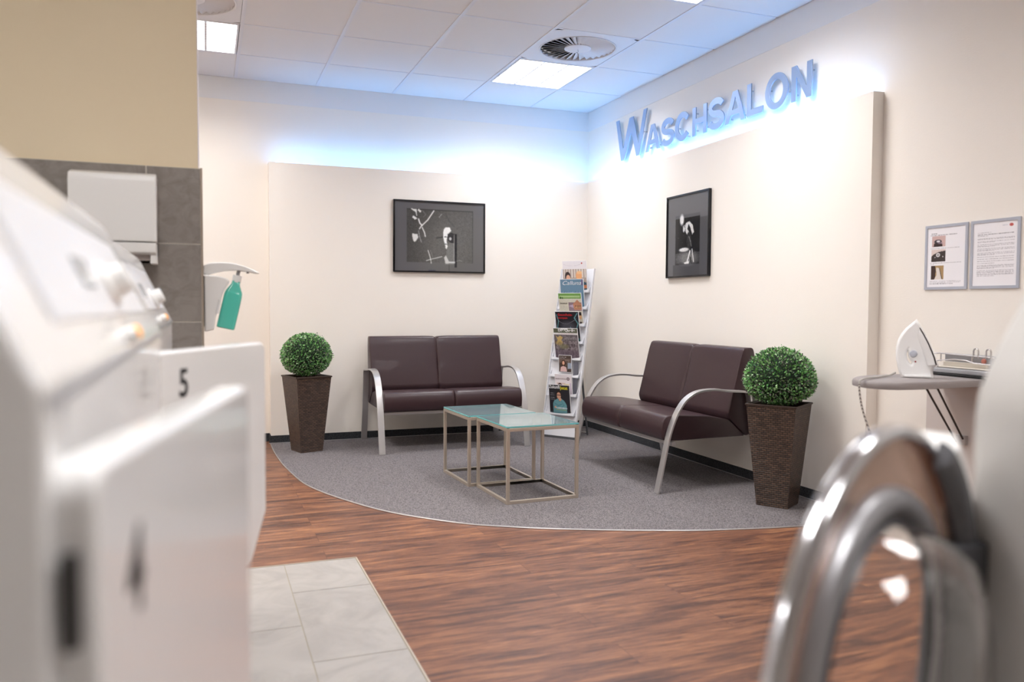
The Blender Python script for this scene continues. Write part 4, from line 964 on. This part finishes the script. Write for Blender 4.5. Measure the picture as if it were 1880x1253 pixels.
# ================================================================== IRONING PLACE
t = thing('ironing_cabinet', 'flat pale cabinet on the right wall under the folded-out ironing board', 'cabinet', (XW, -4.02, 0))
MB().box(-.04, 0, -.32, .325, .10, .764).build('body', mat('pale_grey_laminate', hexs(214, 205, 200), .45), t, bevel=.003)
MB().box(-.058, -.04, .09, .140, .478, .522).build('bracket', M_ALU, t, bevel=.002)
tb = thing('ironing_board', 'grey padded ironing board folded out from the right wall', 'ironing board', (XW, -3.94, .78))
x0 = -.715
ol = [(0, .165), (-.20, .175), (-.36, .18), (-.48, .172), (-.58, .14), (-.66, .08), (x0 + .02, .02), (x0, -.04), (-.70, -.10), (-.66, -.145), (-.60, -.165), (-.40, -.172), (-.20, -.165), (0, -.15)]
olc = [(p.x, p.y) for p in crom(ol, 4)]
cen = (-.35, 0)
def sc(P, k): return [(cen[0] + (p[0] - cen[0]) * k, cen[1] + (p[1] - cen[1]) * k) for p in P]
rings = [[(*p, z) for p in [(min(q[0], -.002), q[1]) for q in sc(olc, k)]] for k, z in ((.96, -.012), (.995, -.010), (1.0, -.002), (1.0, .008), (.99, .016), (.965, .020))]
MB().loft(rings).build('padded_top', mat('grey_board_fabric', hexs(150, 143, 142), .85, bump=('noise', 300, .3)), tb, smooth=50)
for pa, pb in (((-.355, -.028, -.012), (-.066, .050, -.290)), ((-.286, -.024, -.012), (-.066, .015, -.272))):
    MB().tube([pa, pb], .0045, 8).build('strut', mat('dark_steel_rod', hexs(70, 66, 64), .35, metal=.7), tb, smooth=True)
# rest for the iron behind the board
M_WIRE = mat('wire_steel', hexs(205, 200, 200), .25, metal=.8)
tr = thing('iron_rest', 'wire iron rest with a dark tray at the wall end of the ironing board', 'iron rest', (-.03, -3.9, .80))
MB().box(-.07, .085, -.26, .105, .002, .012).build('tray', M_DARK, tr, bevel=.003)
MB().box(-.07, .085, -.26, .108, .014, .034).build('tray_lip', M_GREYPL, tr, bevel=.004)
MB().box(.03, .085, -.30, .08, .036, .095).build('block', mat('mid_grey_plastic', hexs(140, 138, 140), .45), tr, bevel=.003)
MB().lathe([(0, .008), (.010, .006), (.012, 0), (0, 0)], 16, M=frame((.03, -.125, .072), (0, 1, 0), (0, 0, 1), (-1, 0, 0))).build('red_button', mat('faded_red', hexs(206, 130, 116), .4), tr, smooth=True)
wr = MB(); wr.tube([(0, .10, .062), (0, .165, .066), (0, .172, .078), (0, .166, .092), (0, .08, .098), (0, -.10, .094), (0, -.20, .092)], .003, 6)
wr.tube([(0, .10, .062), (0, .0, .074), (0, -.06, .072), (0, -.10, .062), (0, -.18, .06)], .003, 6)
wr.tube([(0, .075, .06), (0, .075, .098)], .003, 6); wr.tube([(0, -.09, .06), (0, -.09, .094)], .003, 6)
wr.tube([(.02, .07, .098), (.02, -.10, .094)], .003, 6)
wr.build('wire_frame', M_WIRE, tr, smooth=True)
for y in (-.108, -.170):
    MB().tube([(0, y + .012, .085), (0, y + .012, .118), (0, y + .008, .126), (0, y, .129), (0, y - .008, .126), (0, y - .012, .118), (0, y - .012, .085)], .0035, 8).build('hook', M_WIRE, tr, smooth=True)
MB().box(-.03, .06, -.20, .09, .036, .040).box(.02, .06, -.15, .08, .040, .060).build('cloth', mat('beige_cloth', hexs(214, 206, 194), .9), tr, bevel=.002)

# iron standing on its heel; local x to the right as seen, y away, z up
PXM = 3.55 / 1480.5
def ip(x, y): return ((x - 318) / 6.596 * PXM, (790 - y) / 6.596 * PXM)
az = math.radians(-45)
ti = thing('iron', 'white electric iron standing upright on the ironing board', 'iron', (-.300, -3.925, .8025), az)
outer = [ip(*p) for p in [(500, 790), (492, 735), (490, 690), (505, 650), (545, 632), (535, 590), (520, 545), (492, 468), (452, 370), (400, 262), (358, 190), (322, 130), (285, 165), (240, 205), (190, 275), (155, 345), (138, 420), (135, 500), (142, 580), (155, 650), (172, 720), (195, 772)]]
hole = [ip(*p) for p in [(200, 520), (205, 480), (222, 440), (245, 415), (264, 425), (266, 455), (270, 490), (278, 540), (296, 575), (318, 592), (316, 625), (305, 655), (286, 668), (262, 658), (235, 630), (212, 585)]]
Mi = frame((0, 0, 0), (1, 0, 0), (0, 0, 1), (0, -1, 0))
curve_mesh('body', [outer, hole], .045, Mi, M_WPL, ti, bevel=.010)
# wide skirt towards the soleplate
sk = []
for (x, y, w_) in ((322, 140, .004), (358, 196, .020), (400, 266, .034), (452, 372, .047), (492, 470, .054), (520, 548, .056), (540, 628, .054)):
    px_, pz = ip(x, y); w2 = max(w_ * .5, .003)
    sk.append([(px_ - .002, -w_, pz), (px_ - .002, w_, pz), (px_ - .030 * min(1, w_ / .03), w2, pz - .004), (px_ - .030 * min(1, w_ / .03), -w2, pz - .004)])
MB().loft(sk).build('skirt', M_WPL, ti, smooth=60)
so = []
for (x, y, w_) in ((322, 128, .003), (358, 186, .021), (400, 258, .035), (452, 366, .048), (492, 464, .055), (522, 545, .057), (546, 630, .055)):
    px_, pz = ip(x, y); so.append([(px_ - .001, -w_, pz), (px_ - .001, w_, pz), (px_ + .0025, w_, pz + .001), (px_ + .0025, -w_, pz + .001)])
MB().loft(so).build('soleplate', mat('dark_soleplate', hexs(60, 58, 60), .3, metal=.6), ti)
MB().box(*(ip(205, 0)[0], ip(498, 0)[0]), -.035, .035, 0, .010).build('heel', M_WPL, ti, bevel=.003)
px_, pz = ip(300, 505)
MB().lathe([(0, .012), (.013, .010), (.016, .004), (.016, 0), (0, 0)], 24, M=frame((px_, -.021, pz), (1, 0, 0), (0, 0, 1), (0, -1, 0))).build('dial', mat('dial_grey', hexs(196, 200, 212), .3), ti, smooth=45)
px_, pz = ip(325, 600)
MB().lathe([(0, .004), (.003, .003), (.004, 0), (0, 0)], 12, M=frame((px_, -.0225, pz), (1, 0, 0), (0, 0, 1), (0, -1, 0))).build('indicator_light', mat('red_lamp', hexs(150, 30, 36), .3), ti)
# cord
cpts = crom([(-.352, -3.87, .818), (-.40, -3.88, .808), (-.47, -3.90, .806), (-.54, -3.93, .806), (-.62, -3.97, .808), (-.665, -3.985, .800), (-.668, -3.985, .77), (-.655, -3.98, .72), (-.64, -3.98, .67), (-.61, -3.98, .60), (-.57, -3.98, .52), (-.52, -3.98, .44), (-.44, -3.98, .36), (-.30, -3.97, .30), (-.12, -3.96, .28), (.022, -3.95, .30)], 5)
def cord_mat():
    mt, nt, b, tc = nodes_mat('striped_fabric_cord')
    wv = N(nt, 'ShaderNodeTexWave', Scale=60.0, Distortion=0.0); wv.bands_direction = 'DIAGONAL'; nt.links.new(tc.outputs['Object'], wv.inputs['Vector'])
    cr = nt.nodes.new('ShaderNodeValToRGB'); cr.color_ramp.elements[0].color = (*hexs(120, 116, 112), 1); cr.color_ramp.elements[1].color = (*hexs(226, 222, 216), 1)
    nt.links.new(wv.outputs[0], cr.inputs[0]); nt.links.new(cr.outputs[0], b.inputs['Base Color']); b.inputs['Roughness'].default_value = .9; return mt
tag(MB().tube(cpts, .0042, 8).build('power_cord', cord_mat(), smooth=True), 'striped fabric cord of the iron hanging over the board tip', 'cord')
